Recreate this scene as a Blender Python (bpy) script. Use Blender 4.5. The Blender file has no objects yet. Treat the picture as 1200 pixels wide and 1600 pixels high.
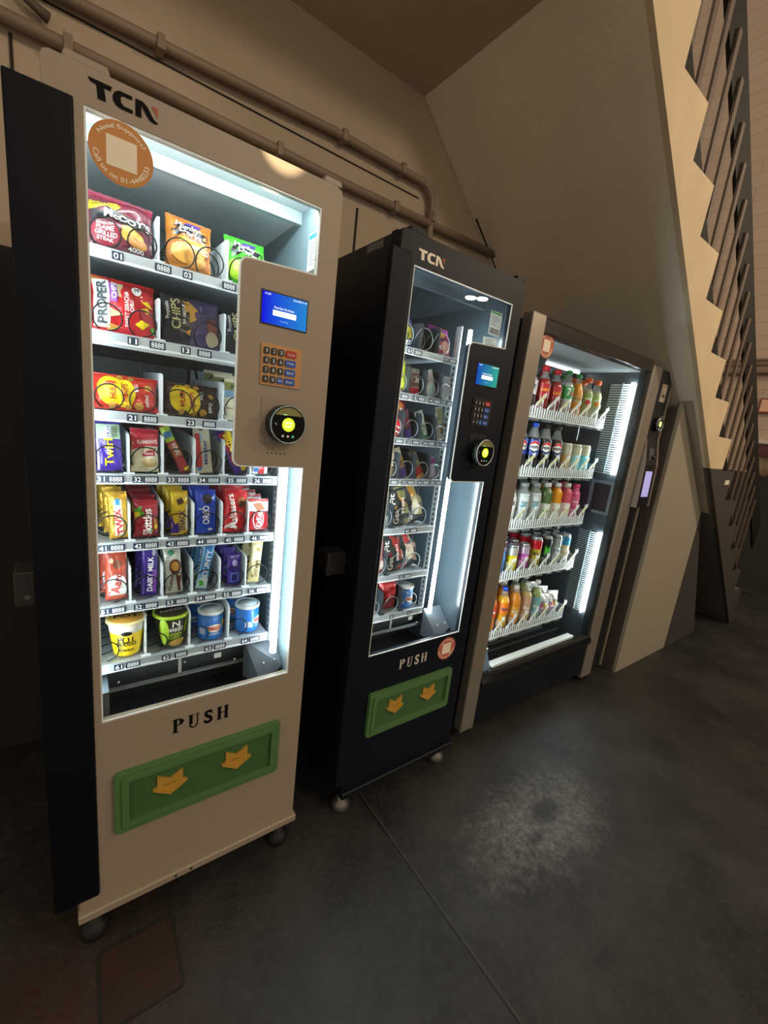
import bpy, bmesh, math, random
from mathutils import Vector, Matrix, Euler
from mathutils.geometry import tessellate_polygon
random.seed(7)
S = bpy.context.scene
COL = S.collection
PI = math.pi

# ------------------------------------------------------------------ camera
A, B, C_, CX, CY, CZ, F = (-0.643624, 1.360029, 0.116162, 0.025152, -1.031064, 1.402495, 662.335945)
cam = bpy.data.cameras.new('camera')
cam.sensor_fit = 'HORIZONTAL'; cam.sensor_width = 36.0
cam.lens = 36.0 * F / 1200.0
cam.clip_start = 0.02
camo = bpy.data.objects.new('camera', cam)
COL.objects.link(camo)
camo.matrix_world = Matrix.Translation((CX, CY, CZ)) @ Matrix.Rotation(A, 4, 'Z') @ Matrix.Rotation(B, 4, 'X') @ Matrix.Rotation(C_, 4, 'Z')
S.camera = camo

# ------------------------------------------------------------------ world, lamps, exposure
w = bpy.data.worlds.new('dim_hall'); S.world = w; w.use_nodes = True
w.node_tree.nodes['Background'].inputs[0].default_value = (1.0, 0.83, 0.645, 1)
w.node_tree.nodes['Background'].inputs[1].default_value = 0.56

def area(name, loc, target, size, power, color):
    d = bpy.data.lights.new(name, 'AREA'); d.energy = power; d.color = color; d.size = size; d.shape = 'DISK'
    o = bpy.data.objects.new(name, d); COL.objects.link(o); o.location = loc
    o.rotation_euler = (Vector(target) - Vector(loc)).to_track_quat('-Z', 'Y').to_euler()
    return o
area('hall_lamp', (1.7, -3.6, 3.7), (1.3, 0.3, 2.0), 0.45, 36, (1.0, 0.78, 0.56))
area('stair_fill', (5.2, -3.5, 4.05), (4.2, 0.5, 3.0), 0.6, 52, (1.0, 0.78, 0.54)).data.spread = math.radians(100)  # added area light out of view, aimed and narrowed to spare the floor
sp = bpy.data.lights.new('spot_lamp', 'SPOT'); sp.energy = 1400; sp.color = (1.0, 0.72, 0.42); sp.spot_size = math.radians(1.75); sp.spot_blend = 0.05; sp.shadow_soft_size = 0.01
spo = bpy.data.objects.new('spot_lamp', sp); COL.objects.link(spo); spo.location = (0.9, -3.4, 3.3)
spo.rotation_euler = (Vector((0.418, 0, 1.966)) - Vector((0.9, -3.4, 3.3))).to_track_quat('-Z', 'Y').to_euler()

S.view_settings.view_transform = 'Standard'
S.view_settings.look = 'None'
S.view_settings.gamma = 1.0
S.view_settings.use_curve_mapping = False
S.view_settings.exposure = 0.0
try:
    S.cycles.use_denoising = True
    S.cycles.max_bounces = 8
    S.cycles.transparent_max_bounces = 24
    S.cycles.sample_clamp_indirect = 4.0
except Exception:
    pass

# ------------------------------------------------------------------ materials
def lin(h):
    h = h.lstrip('#'); out = []
    for i in (0, 2, 4):
        c = int(h[i:i+2], 16) / 255.0
        out.append(c / 12.92 if c <= 0.04045 else ((c + 0.055) / 1.055) ** 2.4)
    return out
MATS = {}
def M(hexc, rough=0.5, metal=0.0, emit=0.0, alpha=1.0, noise=0.0, nscale=30.0, bump=0.0, spec=0.5, coat=0.0):
    """plain procedural surface: colour with a little noise in it"""
    key = (hexc, rough, metal, emit, alpha, noise, nscale, bump, spec, coat)
    if key in MATS: return MATS[key]
    m = bpy.data.materials.new('surface_' + hexc.lstrip('#')); m.use_nodes = True
    nt = m.node_tree; p = nt.nodes['Principled BSDF']; c = lin(hexc) + [1.0]
    p.inputs['Base Color'].default_value = c
    p.inputs['Roughness'].default_value = rough
    p.inputs['Metallic'].default_value = metal
    p.inputs['Specular IOR Level'].default_value = spec
    p.inputs['Coat Weight'].default_value = coat
    if alpha < 1: p.inputs['Alpha'].default_value = alpha
    if emit > 0:
        p.inputs['Emission Color'].default_value = c; p.inputs['Emission Strength'].default_value = emit
    if noise > 0 or bump > 0:
        tc = nt.nodes.new('ShaderNodeTexCoord'); n = nt.nodes.new('ShaderNodeTexNoise')
        n.inputs['Scale'].default_value = nscale; n.inputs['Detail'].default_value = 6
        nt.links.new(tc.outputs['Object'], n.inputs['Vector'])
        if noise > 0:
            mx = nt.nodes.new('ShaderNodeMix'); mx.data_type = 'RGBA'
            mx.inputs[6].default_value = [x * (1 - noise) for x in c[:3]] + [1]
            mx.inputs[7].default_value = [min(1, x * (1 + noise)) for x in c[:3]] + [1]
            nt.links.new(n.outputs['Fac'], mx.inputs[0]); nt.links.new(mx.outputs[2], p.inputs['Base Color'])
        if bump > 0:
            b = nt.nodes.new('ShaderNodeBump'); b.inputs['Strength'].default_value = bump; b.inputs['Distance'].default_value = 0.01
            nt.links.new(n.outputs['Fac'], b.inputs['Height']); nt.links.new(b.outputs['Normal'], p.inputs['Normal'])
    MATS[key] = m
    return m

def glass_mat(name, gloss=0.06, tint=(0.97, 1.0, 1.0)):
    m = bpy.data.materials.new(name); m.use_nodes = True; nt = m.node_tree; nt.nodes.clear()
    o = nt.nodes.new('ShaderNodeOutputMaterial'); mix = nt.nodes.new('ShaderNodeMixShader')
    t = nt.nodes.new('ShaderNodeBsdfTransparent'); t.inputs[0].default_value = (*tint, 1)
    g = nt.nodes.new('ShaderNodeBsdfGlossy'); g.inputs['Roughness'].default_value = 0.02
    fr = nt.nodes.new('ShaderNodeLayerWeight'); pw = nt.nodes.new('ShaderNodeMath'); pw.operation = 'POWER'; pw.inputs[1].default_value = 4.5
    ml = nt.nodes.new('ShaderNodeMath'); ml.operation = 'MULTIPLY_ADD'; ml.inputs[1].default_value = 0.5; ml.inputs[2].default_value = gloss * 0.25
    nt.links.new(fr.outputs['Facing'], pw.inputs[0]); nt.links.new(pw.outputs[0], ml.inputs[0]); nt.links.new(ml.outputs[0], mix.inputs[0])
    nt.links.new(t.outputs[0], mix.inputs[1]); nt.links.new(g.outputs[0], mix.inputs[2]); nt.links.new(mix.outputs[0], o.inputs[0])
    return m
def clear_mat(name, col, alpha):
    m = bpy.data.materials.new(name); m.use_nodes = True; p = m.node_tree.nodes['Principled BSDF']
    p.inputs['Base Color'].default_value = (*lin(col), 1); p.inputs['Alpha'].default_value = alpha; p.inputs['Roughness'].default_value = 0.12
    return m
def screen_mat(name, c1, c2, strength):
    """lit display: a left to right colour sweep that the display itself shows"""
    m = bpy.data.materials.new(name); m.use_nodes = True; nt = m.node_tree; p = nt.nodes['Principled BSDF']
    tc = nt.nodes.new('ShaderNodeTexCoord'); sx = nt.nodes.new('ShaderNodeSeparateXYZ'); mx = nt.nodes.new('ShaderNodeMix'); mx.data_type = 'RGBA'
    mx.inputs[6].default_value = (*lin(c1), 1); mx.inputs[7].default_value = (*lin(c2), 1)
    nt.links.new(tc.outputs['Generated'], sx.inputs[0]); nt.links.new(sx.outputs['X'], mx.inputs[0])
    nt.links.new(mx.outputs[2], p.inputs['Emission Color']); p.inputs['Emission Strength'].default_value = strength
    p.inputs['Base Color'].default_value = (0.002, 0.002, 0.004, 1); p.inputs['Roughness'].default_value = 0.5; p.inputs['Specular IOR Level'].default_value = 0.1
    return m

# ------------------------------------------------------------------ mesh collector
class MB:
    def __init__(s): s.v = []; s.f = []; s.m = []; s.mats = []; s.sm = []
    def mi(s, m):
        if m not in s.mats: s.mats.append(m)
        return s.mats.index(m)
    def add(s, vs, fs, m, smooth=False, xf=None):
        b = len(s.v); i = s.mi(m)
        s.v += [tuple(xf @ Vector(v)) for v in vs] if xf else [tuple(v) for v in vs]
        s.f += [tuple(b + k for k in f) for f in fs]; s.m += [i] * len(fs); s.sm += [smooth] * len(fs)
        return s
    def box(s, x0, x1, y0, y1, z0, z1, m, xf=None):
        vs = [(x, y, z) for x in (x0, x1) for y in (y0, y1) for z in (z0, z1)]
        return s.add(vs, [(0,1,3,2),(4,6,7,5),(0,4,5,1),(2,3,7,6),(0,2,6,4),(1,5,7,3)], m, xf=xf)
    def prism(s, loops, a, b, m, ax=1, xf=None):
        """extrude a 2D outline (with holes) along axis ax; 2D = the two other axes"""
        flat = [p for l in loops for p in l]
        tri = tessellate_polygon([[Vector((p[0], p[1], 0)) for p in l] for l in loops])
        def P(p, t):
            return (p[0], t, p[1]) if ax == 1 else ((t, p[0], p[1]) if ax == 0 else (p[0], p[1], t))
        n = len(flat); vs = [P(p, a) for p in flat] + [P(p, b) for p in flat]
        fs = [tuple(t) for t in tri] + [tuple(n + k for k in reversed(t)) for t in tri]
        k = 0
        for l in loops:
            L = len(l)
            for i in range(L):
                j = (i + 1) % L; fs.append((k + i, k + j, n + k + j, n + k + i))
            k += L
        return s.add(vs, fs, m, xf=xf)
    def tube(s, path, r, m, n=8, closed=False, cap=True, xf=None):
        P = [Vector(p) for p in path]; N = len(P); vs = []; fs = []
        up = Vector((0, 0, 1)); prev = None
        for i in range(N):
            if closed: d = P[(i + 1) % N] - P[i - 1]
            else: d = P[min(i + 1, N - 1)] - P[max(i - 1, 0)]
            d.normalize()
            if prev is None:
                u = d.cross(up) if abs(d.z) < 0.95 else d.cross(Vector((1, 0, 0)))
            else: u = prev - d * prev.dot(d)
            u.normalize(); prev = u; w_ = d.cross(u)
            rr = r[i] if isinstance(r, (list, tuple)) else r
            for k in range(n):
                a = 2 * PI * k / n; vs.append(P[i] + u * (rr * math.cos(a)) + w_ * (rr * math.sin(a)))
        for i in range(N if closed else N - 1):
            for k in range(n):
                a0 = i * n; a1 = ((i + 1) % N) * n
                fs.append((a0 + k, a0 + (k + 1) % n, a1 + (k + 1) % n, a1 + k))
        if cap and not closed:
            fs.append(tuple(range(n - 1, -1, -1))); fs.append(tuple((N - 1) * n + k for k in range(n)))
        return s.add(vs, fs, m, True, xf)
    def lathe(s, prof, m, n=16, c=(0, 0, 0), cap=True, xf=None, smooth=True, ax='z'):
        vs = []; fs = []
        for r, z in prof:
            for k in range(n):
                a = 2 * PI * k / n
                p = (r * math.cos(a), r * math.sin(a), z) if ax == 'z' else (r * math.cos(a), z, r * math.sin(a))
                vs.append((c[0] + p[0], c[1] + p[1], c[2] + p[2]))
        for i in range(len(prof) - 1):
            for k in range(n):
                fs.append((i * n + k, i * n + (k + 1) % n, (i + 1) * n + (k + 1) % n, (i + 1) * n + k))
        if cap:
            fs.append(tuple(range(n - 1, -1, -1))); fs.append(tuple((len(prof) - 1) * n + k for k in range(n)))
        return s.add(vs, fs, m, smooth, xf)
    def poly(s, pts, y, m, xf=None):
        return s.add([(p[0], y, p[1]) for p in pts], [tuple(range(len(pts)))], m, xf=xf)
    def text(s, body, cx, y, cz, w_, h, m, rot=0, bold=0.0, fn=None, keep=False):
        """flat lettering fitted to a w x h box on a plane facing -y"""
        vs, fs, (bw, bh) = textmesh(body, bold)
        if keep:
            k = h / bh; w_ = bw * k
        ca, sa = math.cos(rot), math.sin(rot); out = []
        for x, z in vs:
            px, pz = x / bw * w_, z / bh * h
            qx, qz = cx + px * ca - pz * sa, cz + px * sa + pz * ca
            out.append(fn(qx, qz) if fn else (qx, y, qz))
        return s.add(out, fs, m)
    def build(s, name, parent=None, at=(0, 0, 0), bevel=0.0, recalc=True):
        me = bpy.data.meshes.new(name)
        o = Vector(at)
        me.from_pydata([tuple(Vector(v) - o) for v in s.v], [], s.f); me.update()
        for mt in s.mats: me.materials.append(mt)
        me.polygons.foreach_set('material_index', s.m); me.polygons.foreach_set('use_smooth', s.sm)
        if recalc:
            bm = bmesh.new(); bm.from_mesh(me); bmesh.ops.recalc_face_normals(bm, faces=bm.faces[:]); bm.to_mesh(me); bm.free()
        ob = bpy.data.objects.new(name, me); COL.objects.link(ob)
        if parent is not None: ob.parent = parent
        else: ob.location = at
        if bevel > 0:
            md = ob.modifiers.new('bevel', 'BEVEL'); md.width = bevel; md.segments = 2; md.limit_method = 'ANGLE'; md.angle_limit = math.radians(50)
        return ob

TXT = {}
def textmesh(body, bold=0.0):
    k = (body, bold)
    if k in TXT: return TXT[k]
    cu = bpy.data.curves.new('lettering', 'FONT'); cu.body = body; cu.size = 1.0; cu.offset = bold; cu.resolution_u = 3
    cu.align_x = 'CENTER'
    ob = bpy.data.objects.new('lettering', cu)
    me = bpy.data.meshes.new_from_object(ob)
    vs = [(v.co.x, v.co.y) for v in me.vertices]; fs = [tuple(p.vertices) for p in me.polygons]
    bpy.data.objects.remove(ob); bpy.data.curves.remove(cu); bpy.data.meshes.remove(me)
    x0 = min(v[0] for v in vs); x1 = max(v[0] for v in vs); z0 = min(v[1] for v in vs); z1 = max(v[1] for v in vs)
    vs = [(a - (x0 + x1) / 2, b - (z0 + z1) / 2) for a, b in vs]
    TXT[k] = (vs, fs, (x1 - x0, z1 - z0))
    return TXT[k]

def tag(o, label=None, cat=None, group=None, kind=None):
    if label: o['label'] = label
    if cat: o['category'] = cat
    if group: o['group'] = group
    if kind: o['kind'] = kind
    return o
def thing(name, at, label, cat, group=None):
    o = bpy.data.objects.new(name, None); o.empty_display_size = 0.05; COL.objects.link(o); o.location = at
    return tag(o, label, cat, group)
def rrect(x0, x1, z0, z1, r, n=4, corners=(1, 1, 1, 1)):
    """rounded rectangle outline, corners = (bl, br, tr, tl)"""
    out = []
    for (cx, cz, a0, on) in ((x0 + r, z0 + r, PI, corners[0]), (x1 - r, z0 + r, 1.5 * PI, corners[1]), (x1 - r, z1 - r, 0, corners[2]), (x0 + r, z1 - r, 0.5 * PI, corners[3])):
        if on: out += [(cx + r * math.cos(a0 + PI / 2 * i / n), cz + r * math.sin(a0 + PI / 2 * i / n)) for i in range(n + 1)]
        else:
            out.append((x0 if cx < (x0 + x1) / 2 else x1, z0 if cz < (z0 + z1) / 2 else z1))
    return out
def ell(cx, cz, rx, rz, n=20): return [(cx + rx * math.cos(2 * PI * i / n), cz + rz * math.sin(2 * PI * i / n)) for i in range(n)]

# ------------------------------------------------------------------ the setting
def floor_mat():
    m = bpy.data.materials.new('worn_dark_concrete'); m.use_nodes = True; nt = m.node_tree; p = nt.nodes['Principled BSDF']
    N = nt.nodes.new; L = nt.links.new
    tc = N('ShaderNodeTexCoord'); n1 = N('ShaderNodeTexNoise'); n2 = N('ShaderNodeTexNoise'); n3 = N('ShaderNodeTexNoise')
    n1.inputs['Scale'].default_value = 2.6; n1.inputs['Detail'].default_value = 8; n1.inputs['Roughness'].default_value = 0.7
    n2.inputs['Scale'].default_value = 60; n2.inputs['Detail'].default_value = 4
    n3.inputs['Scale'].default_value = 14; n3.inputs['Detail'].default_value = 8; n3.inputs['Roughness'].default_value = 0.75
    for n in (n1, n2, n3): L(tc.outputs['Object'], n.inputs['Vector'])
    r = N('ShaderNodeValToRGB'); r.color_ramp.elements[0].position = 0.34; r.color_ramp.elements[0].color = (0.008, 0.008, 0.0075, 1)
    r.color_ramp.elements[1].position = 0.66; r.color_ramp.elements[1].color = (0.041, 0.041, 0.0385, 1)
    L(n1.outputs['Fac'], r.inputs[0])
    def blob(cx, cy, rx, ry, a):            # soft mask round a spot, broken up by noise
        mp = N('ShaderNodeMapping'); mp.inputs['Location'].default_value = (-cx / rx, -cy / ry, 0); mp.inputs['Scale'].default_value = (1 / rx, 1 / ry, 0)
        L(tc.outputs['Object'], mp.inputs[0])
        le = N('ShaderNodeVectorMath'); le.operation = 'LENGTH'; L(mp.outputs[0], le.inputs[0])
        ad = N('ShaderNodeMath'); ad.operation = 'MULTIPLY_ADD'; L(n3.outputs['Fac'], ad.inputs[0]); ad.inputs[1].default_value = 1.6; L(le.outputs['Value'], ad.inputs[2])
        ra = N('ShaderNodeMapRange'); ra.inputs['From Min'].default_value = 1.15; ra.inputs['From Max'].default_value = 1.95
        ra.inputs['To Min'].default_value = a; ra.inputs['To Max'].default_value = 0; L(ad.outputs[0], ra.inputs['Value'])
        return ra.outputs[0]
    def mixc(src, fac, col):
        mx = N('ShaderNodeMix'); mx.data_type = 'RGBA'; L(fac, mx.inputs[0]); L(src, mx.inputs[6]); mx.inputs[7].default_value = (*col, 1); return mx.outputs[2]
    n4 = N('ShaderNodeTexNoise'); n4.inputs['Scale'].default_value = 38; n4.inputs['Detail'].default_value = 9; n4.inputs['Roughness'].default_value = 0.8; L(tc.outputs['Object'], n4.inputs['Vector'])
    def speck(fac, a, b_):                  # keep only the noise specks of a spot
        m1_ = N('ShaderNodeMapRange'); m1_.inputs['From Min'].default_value = a; m1_.inputs['From Max'].default_value = b_; L(n4.outputs['Fac'], m1_.inputs['Value'])
        mm = N('ShaderNodeMath'); mm.operation = 'MULTIPLY'; L(fac, mm.inputs[0]); L(m1_.outputs[0], mm.inputs[1]); return mm.outputs[0]
    one = N('ShaderNodeValue'); one.outputs[0].default_value = 0.45
    c = mixc(r.outputs[0], speck(one.outputs[0], 0.5, 0.75), (0.085, 0.084, 0.078))
    c = mixc(c, speck(blob(1.40, -0.39, 0.36, 0.17, 1.0), 0.36, 0.74), (0.27, 0.265, 0.25))      # pale patch: LED reflection painted into the colour, with scuff specks
    c = mixc(c, blob(1.46, -0.375, 0.10, 0.055, 0.9), (0.010, 0.010, 0.010))    # oil spot
    c = mixc(c, blob(1.33, -0.425, 0.06, 0.025, 0.7), (0.014, 0.014, 0.013))
    c = mixc(c, blob(-0.15, -0.25, 0.45, 0.4, 0.8), (0.050, 0.022, 0.014))     # rusty red paint remains
    sx = N('ShaderNodeSeparateXYZ'); L(tc.outputs['Object'], sx.inputs[0])
    def line(axis, pos, wd):
        s_ = N('ShaderNodeMath'); s_.operation = 'SUBTRACT'; L(sx.outputs[axis], s_.inputs[0]); s_.inputs[1].default_value = pos
        a_ = N('ShaderNodeMath'); a_.operation = 'ABSOLUTE'; L(s_.outputs[0], a_.inputs[0])
        l_ = N('ShaderNodeMath'); l_.operation = 'LESS_THAN'; L(a_.outputs[0], l_.inputs[0]); l_.inputs[1].default_value = wd
        return l_.outputs[0]
    c = mixc(c, line('X', 0.872, 0.003), (0.05, 0.05, 0.047))
    c = mixc(c, line('X', 0.866, 0.0035), (0.003, 0.003, 0.003))                # cut joint between slabs
    L(c, p.inputs['Base Color'])
    mr = N('ShaderNodeMapRange'); mr.inputs['To Min'].default_value = 0.36; mr.inputs['To Max'].default_value = 0.62; L(n3.outputs['Fac'], mr.inputs['Value']); L(mr.outputs[0], p.inputs['Roughness'])
    b = N('ShaderNodeBump'); b.inputs['Strength'].default_value = 0.25; b.inputs['Distance'].default_value = 0.01
    ad = N('ShaderNodeMath'); ad.operation = 'ADD'; L(n2.outputs['Fac'], ad.inputs[0]); L(n3.outputs['Fac'], ad.inputs[1]); L(ad.outputs[0], b.inputs['Height']); L(b.outputs[0], p.inputs['Normal'])
    return m
def height_tone_mat(name, upper, lower, zsplit, noise=0.12, scale=5.0, rough=0.7):
    """two colours split by height: upper above zsplit, lower below it"""
    m = bpy.data.materials.new(name); m.use_nodes = True; nt = m.node_tree; p = nt.nodes['Principled BSDF']; N = nt.nodes.new; L = nt.links.new
    tc = N('ShaderNodeTexCoord'); sx = N('ShaderNodeSeparateXYZ'); L(tc.outputs['Object'], sx.inputs[0])
    g = N('ShaderNodeMath'); g.operation = 'GREATER_THAN'; g.inputs[1].default_value = zsplit; L(sx.outputs['Z'], g.inputs[0])  # lower colour below zsplit, upper colour above
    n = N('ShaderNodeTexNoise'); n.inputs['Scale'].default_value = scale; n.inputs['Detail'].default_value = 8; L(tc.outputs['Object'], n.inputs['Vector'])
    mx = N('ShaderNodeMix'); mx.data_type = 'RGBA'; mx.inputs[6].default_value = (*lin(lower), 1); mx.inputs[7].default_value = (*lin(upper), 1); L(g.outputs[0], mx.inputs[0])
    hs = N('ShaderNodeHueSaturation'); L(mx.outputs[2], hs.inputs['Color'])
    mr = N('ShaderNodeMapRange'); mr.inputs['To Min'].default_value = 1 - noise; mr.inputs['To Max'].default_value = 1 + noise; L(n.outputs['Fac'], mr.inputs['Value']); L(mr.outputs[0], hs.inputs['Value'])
    L(hs.outputs[0], p.inputs['Base Color']); p.inputs['Roughness'].default_value = rough
    b = N('ShaderNodeBump'); b.inputs['Strength'].default_value = 0.1; b.inputs['Distance'].default_value = 0.01
    n2 = N('ShaderNodeTexNoise'); n2.inputs['Scale'].default_value = 90; L(tc.outputs['Object'], n2.inputs['Vector']); L(n2.outputs['Fac'], b.inputs['Height']); L(b.outputs[0], p.inputs['Normal'])
    return m
def block_mat():
    m = bpy.data.materials.new('painted_blockwork'); m.use_nodes = True; nt = m.node_tree; p = nt.nodes['Principled BSDF']; N = nt.nodes.new; L = nt.links.new
    tc = N('ShaderNodeTexCoord'); sx = N('ShaderNodeSeparateXYZ'); cb = N('ShaderNodeCombineXYZ'); L(tc.outputs['Object'], sx.inputs[0])
    L(sx.outputs['Y'], cb.inputs['X']); L(sx.outputs['Z'], cb.inputs['Y'])
    br = N('ShaderNodeTexBrick'); L(cb.outputs[0], br.inputs['Vector']); br.inputs['Scale'].default_value = 1.0
    br.inputs['Brick Width'].default_value = 1.2; br.inputs['Row Height'].default_value = 0.15; br.inputs['Mortar Size'].default_value = 0.005
    br.inputs['Color1'].default_value = (*lin('#b7a18e'), 1); br.inputs['Color2'].default_value = (*lin('#b19b88'), 1); br.inputs['Mortar'].default_value = (*lin('#a48f7c'), 1)
    g = N('ShaderNodeMath'); g.operation = 'GREATER_THAN'; g.inputs[1].default_value = 1.30; L(sx.outputs['Z'], g.inputs[0])
    mx = N('ShaderNodeMix'); mx.data_type = 'RGBA'; mx.inputs[6].default_value = (*lin('#2c2825'), 1); L(g.outputs[0], mx.inputs[0]); L(br.outputs['Color'], mx.inputs[7])
    L(mx.outputs[2], p.inputs['Base Color']); p.inputs['Roughness'].default_value = 0.75
    b = N('ShaderNodeBump'); b.inputs['Strength'].default_value = 0.3; b.inputs['Distance'].default_value = 0.01; b.invert = True; L(br.outputs['Fac'], b.inputs['Height']); L(b.outputs[0], p.inputs['Normal'])
    return m

def struct(name, mb, bevel=0.0):
    o = mb.build(name, bevel=bevel); o['kind'] = 'structure'; return o
PLASTER = height_tone_mat('warm_grey_plaster', '#b5a48e', '#b5a48e', -1, 0.10, 3.0)
SOFFIT = height_tone_mat('soffit_plaster', '#e0d4c1', '#5a5550', 1.345, 0.10, 3.0)
STRING = height_tone_mat('painted_stringer', '#c9b594', '#393431', 1.345, 0.16, 6.0)
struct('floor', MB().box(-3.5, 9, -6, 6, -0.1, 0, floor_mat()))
SL = lambda x: 2.8 - 0.893 * (x - 1.561)           # underside of the flight
WY = 0.90
struct('wall_back', MB().prism([[(-3.5, 0), (4.76, 0), (1.49, 2.92), (1.49, 3.15), (-3.5, 3.15)]], WY, WY + 0.12, PLASTER))
struct('ceiling', MB().box(-3.5, 1.428, -0.06, WY, 2.92, 3.16, height_tone_mat('landing_plaster', '#c4b49e', '#c4b49e', -1, 0.08, 3.0)))
struct('wall_right', MB().box(6.5, 6.62, -5, 9, 0, 11, block_mat()))
# wall joints: dark gaps between the cladding boards
seam = M('#2b241d', 0.9)
for k, (x0, x1, z0, z1) in enumerate(((1.112, 1.122, 2.0, 2.34), (-0.091, -0.083, 2.2, 2.38), (-0.3, 1.46, 2.500, 2.505))):
    struct('trim_%d' % (k + 1), MB().box(x0, x1, WY - 0.004, WY + 0.01, z0, z1, seam))
struct('trim_4', MB().box(-0.35, 0.9, WY - 0.012, WY + 0.01, 0.0, 1.80, M('#231f1c', 0.8)))   # darker lower part of the wall behind the white machine

# conduits on the back wall
PIPE = M('#8a7866', 0.55, noise=0.15, nscale=8)
def conduit(pts, r, label, clips):
    t = thing('conduit_pipe', (pts[0][0], WY, pts[0][1]), label, 'pipe', 'conduits on the back wall')
    path = [(x, WY - 0.02 - r, z) for x, z in pts]
    MB().tube(path, r, PIPE, 10).build('pipe', t, t.location)
    for x, z in clips:
        MB().box(x - 0.012, x + 0.012, WY - 0.026 - 2 * r, WY - 0.001, z - r - 0.005, z + r + 0.005, PIPE).build('pipe_clip', t, t.location, bevel=0.003)
arc = [(1.44 + 0.085 * math.sin(a * PI / 16), 2.475 + 0.085 * math.cos(a * PI / 16)) for a in range(0, 9)]
conduit([(-0.9, 2.50), (0.1, 2.522), (0.95, 2.562)] + arc + [(1.53, 2.3), (1.53, 1.4)], 0.017, 'upper grey conduit that bends down the back wall behind the black machine', [(0.3, 2.53), (1.0, 2.562), (1.32, 2.562), (1.53, 2.43)])
conduit([(-0.9, 2.392), (0.3, 2.40), (1.0, 2.392), (2.03, 2.405)], 0.018, 'lower straight grey conduit along the back wall above the machines', [(0.05, 2.397), (0.72, 2.396), (1.3, 2.396)])
t = thing('wall_cable', (-0.05, WY, 2.5), 'dark curved cable on the wall above the white machine', 'cable')
MB().tube([(-0.12, WY - 0.03, 2.62), (-0.085, WY - 0.03, 2.52), (-0.045, WY - 0.03, 2.468), (0.005, WY - 0.03, 2.448)], [0.012, 0.012, 0.011, 0.016], M('#5a4c40', 0.6)).build('cable', t, t.location)

# staircase: solid flight, painted stringer, steps
def tip(k): return (2.085 + 0.2235 * k, 2.759 - 0.2035 * k)
up = [(1.40, 3.1625)]
for k in range(-2, 13):
    tx, tz = tip(k); up += [(tx, tz), (tx - 0.016, tz - 0.2035)]
up = [p for p in up if p[1] > 0.02]
lowx = 1.426; endx = up[-1][0] + 0.2
prof = [(lowx, SL(lowx)), (lowx, 3.1625)] + up[1:] + [(endx, 0.0), (1.561 + 2.8 / 0.893, 0.0)]
st = thing('staircase', (1.43, 0.4, 0.0), 'concrete staircase with pale saw-tooth side descending to the right', 'staircase')
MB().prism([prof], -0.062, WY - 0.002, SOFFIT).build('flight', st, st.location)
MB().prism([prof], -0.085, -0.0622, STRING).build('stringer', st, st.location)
# patch marks on the stringer edge
MB().box(3.52, 3.60, -0.089, -0.085, 1.245, 1.275, M('#d8cfc0', 0.6)).build('number_plate', st, st.location)
r_ = thing('stair_railing', (2.0, -0.04, 2.6), 'dark steel railing with upright flat bars on the staircase', 'railing')
MID = lambda x: 2.66 - 0.905 * (x - 2.085)
bar_m = M('#54463a', 0.55, noise=0.1); rail_m = M('#151311', 0.6, spec=0.2)
MB().prism([[(1.2, MID(1.2) + 0.735), (1.2, MID(1.2) + 0.51), (4.9, MID(4.9) + 0.56), (4.9, MID(4.9) + 0.79)]], -0.046, -0.030, rail_m).build('handrail', r_, r_.location)
MB().prism([[(1.6, MID(1.6) + 0.05), (1.6, MID(1.6) - 0.10), (4.6, MID(4.6) - 0.10), (4.6, MID(4.6) + 0.06)]], -0.061, -0.047, M('#0e0c0b', 0.6, spec=0.2)).build('bottom_rail', r_, r_.location)
x = 1.42; k = 0
while x < 4.6:
    MB().box(x - 0.016, x + 0.016, -0.058, -0.047, MID(x) + 0.052, MID(x) + 0.63, bar_m).build('baluster', r_, r_.location)
    x += 0.1225
# cupboard closed off under the stairs
cu = thing('understair_cupboard', (3.15, 0.4, 0), 'beige panelled cupboard with slanted top tucked under the stairs', 'cupboard')
MB().prism([[(2.79, 0.0), (3.53, 0.0), (3.53, SL(3.53) - 0.006), (2.79, SL(2.79) - 0.006)]], 0.0, 0.02, M('#8f8878', 0.7, noise=0.06, nscale=3)).build('front_panel', cu, cu.location)
MB().box(2.79, 2.81, 0.021, 0.86, 0.0, SL(2.81) - 0.02, M('#4a443d', 0.6)).build('side_door', cu, cu.location)
MB().tube([(2.79, 0.10, 1.20), (2.765, 0.10, 1.21), (2.765, 0.10, 1.30), (2.79, 0.10, 1.31)], 0.006, M('#8b8782', 0.3, 0.9)).build('door_handle', cu, cu.location)
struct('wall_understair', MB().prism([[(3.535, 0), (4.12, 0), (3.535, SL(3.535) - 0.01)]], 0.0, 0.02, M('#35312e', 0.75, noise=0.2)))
struct('trim_5', MB().prism([[(2.79, SL(2.79) - 0.004), (2.79, SL(2.79) + 0.001), (3.53, SL(3.53) + 0.001), (3.53, SL(3.53) - 0.004)]], -0.045, 0.0, M('#a39a88', 0.7)))
struct('trim_6', MB().tube([(1.86, WY - 0.02, 2.545), (2.12, WY - 0.02, 2.315)], 0.012, M('#1c1814', 0.7), 8))

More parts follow.
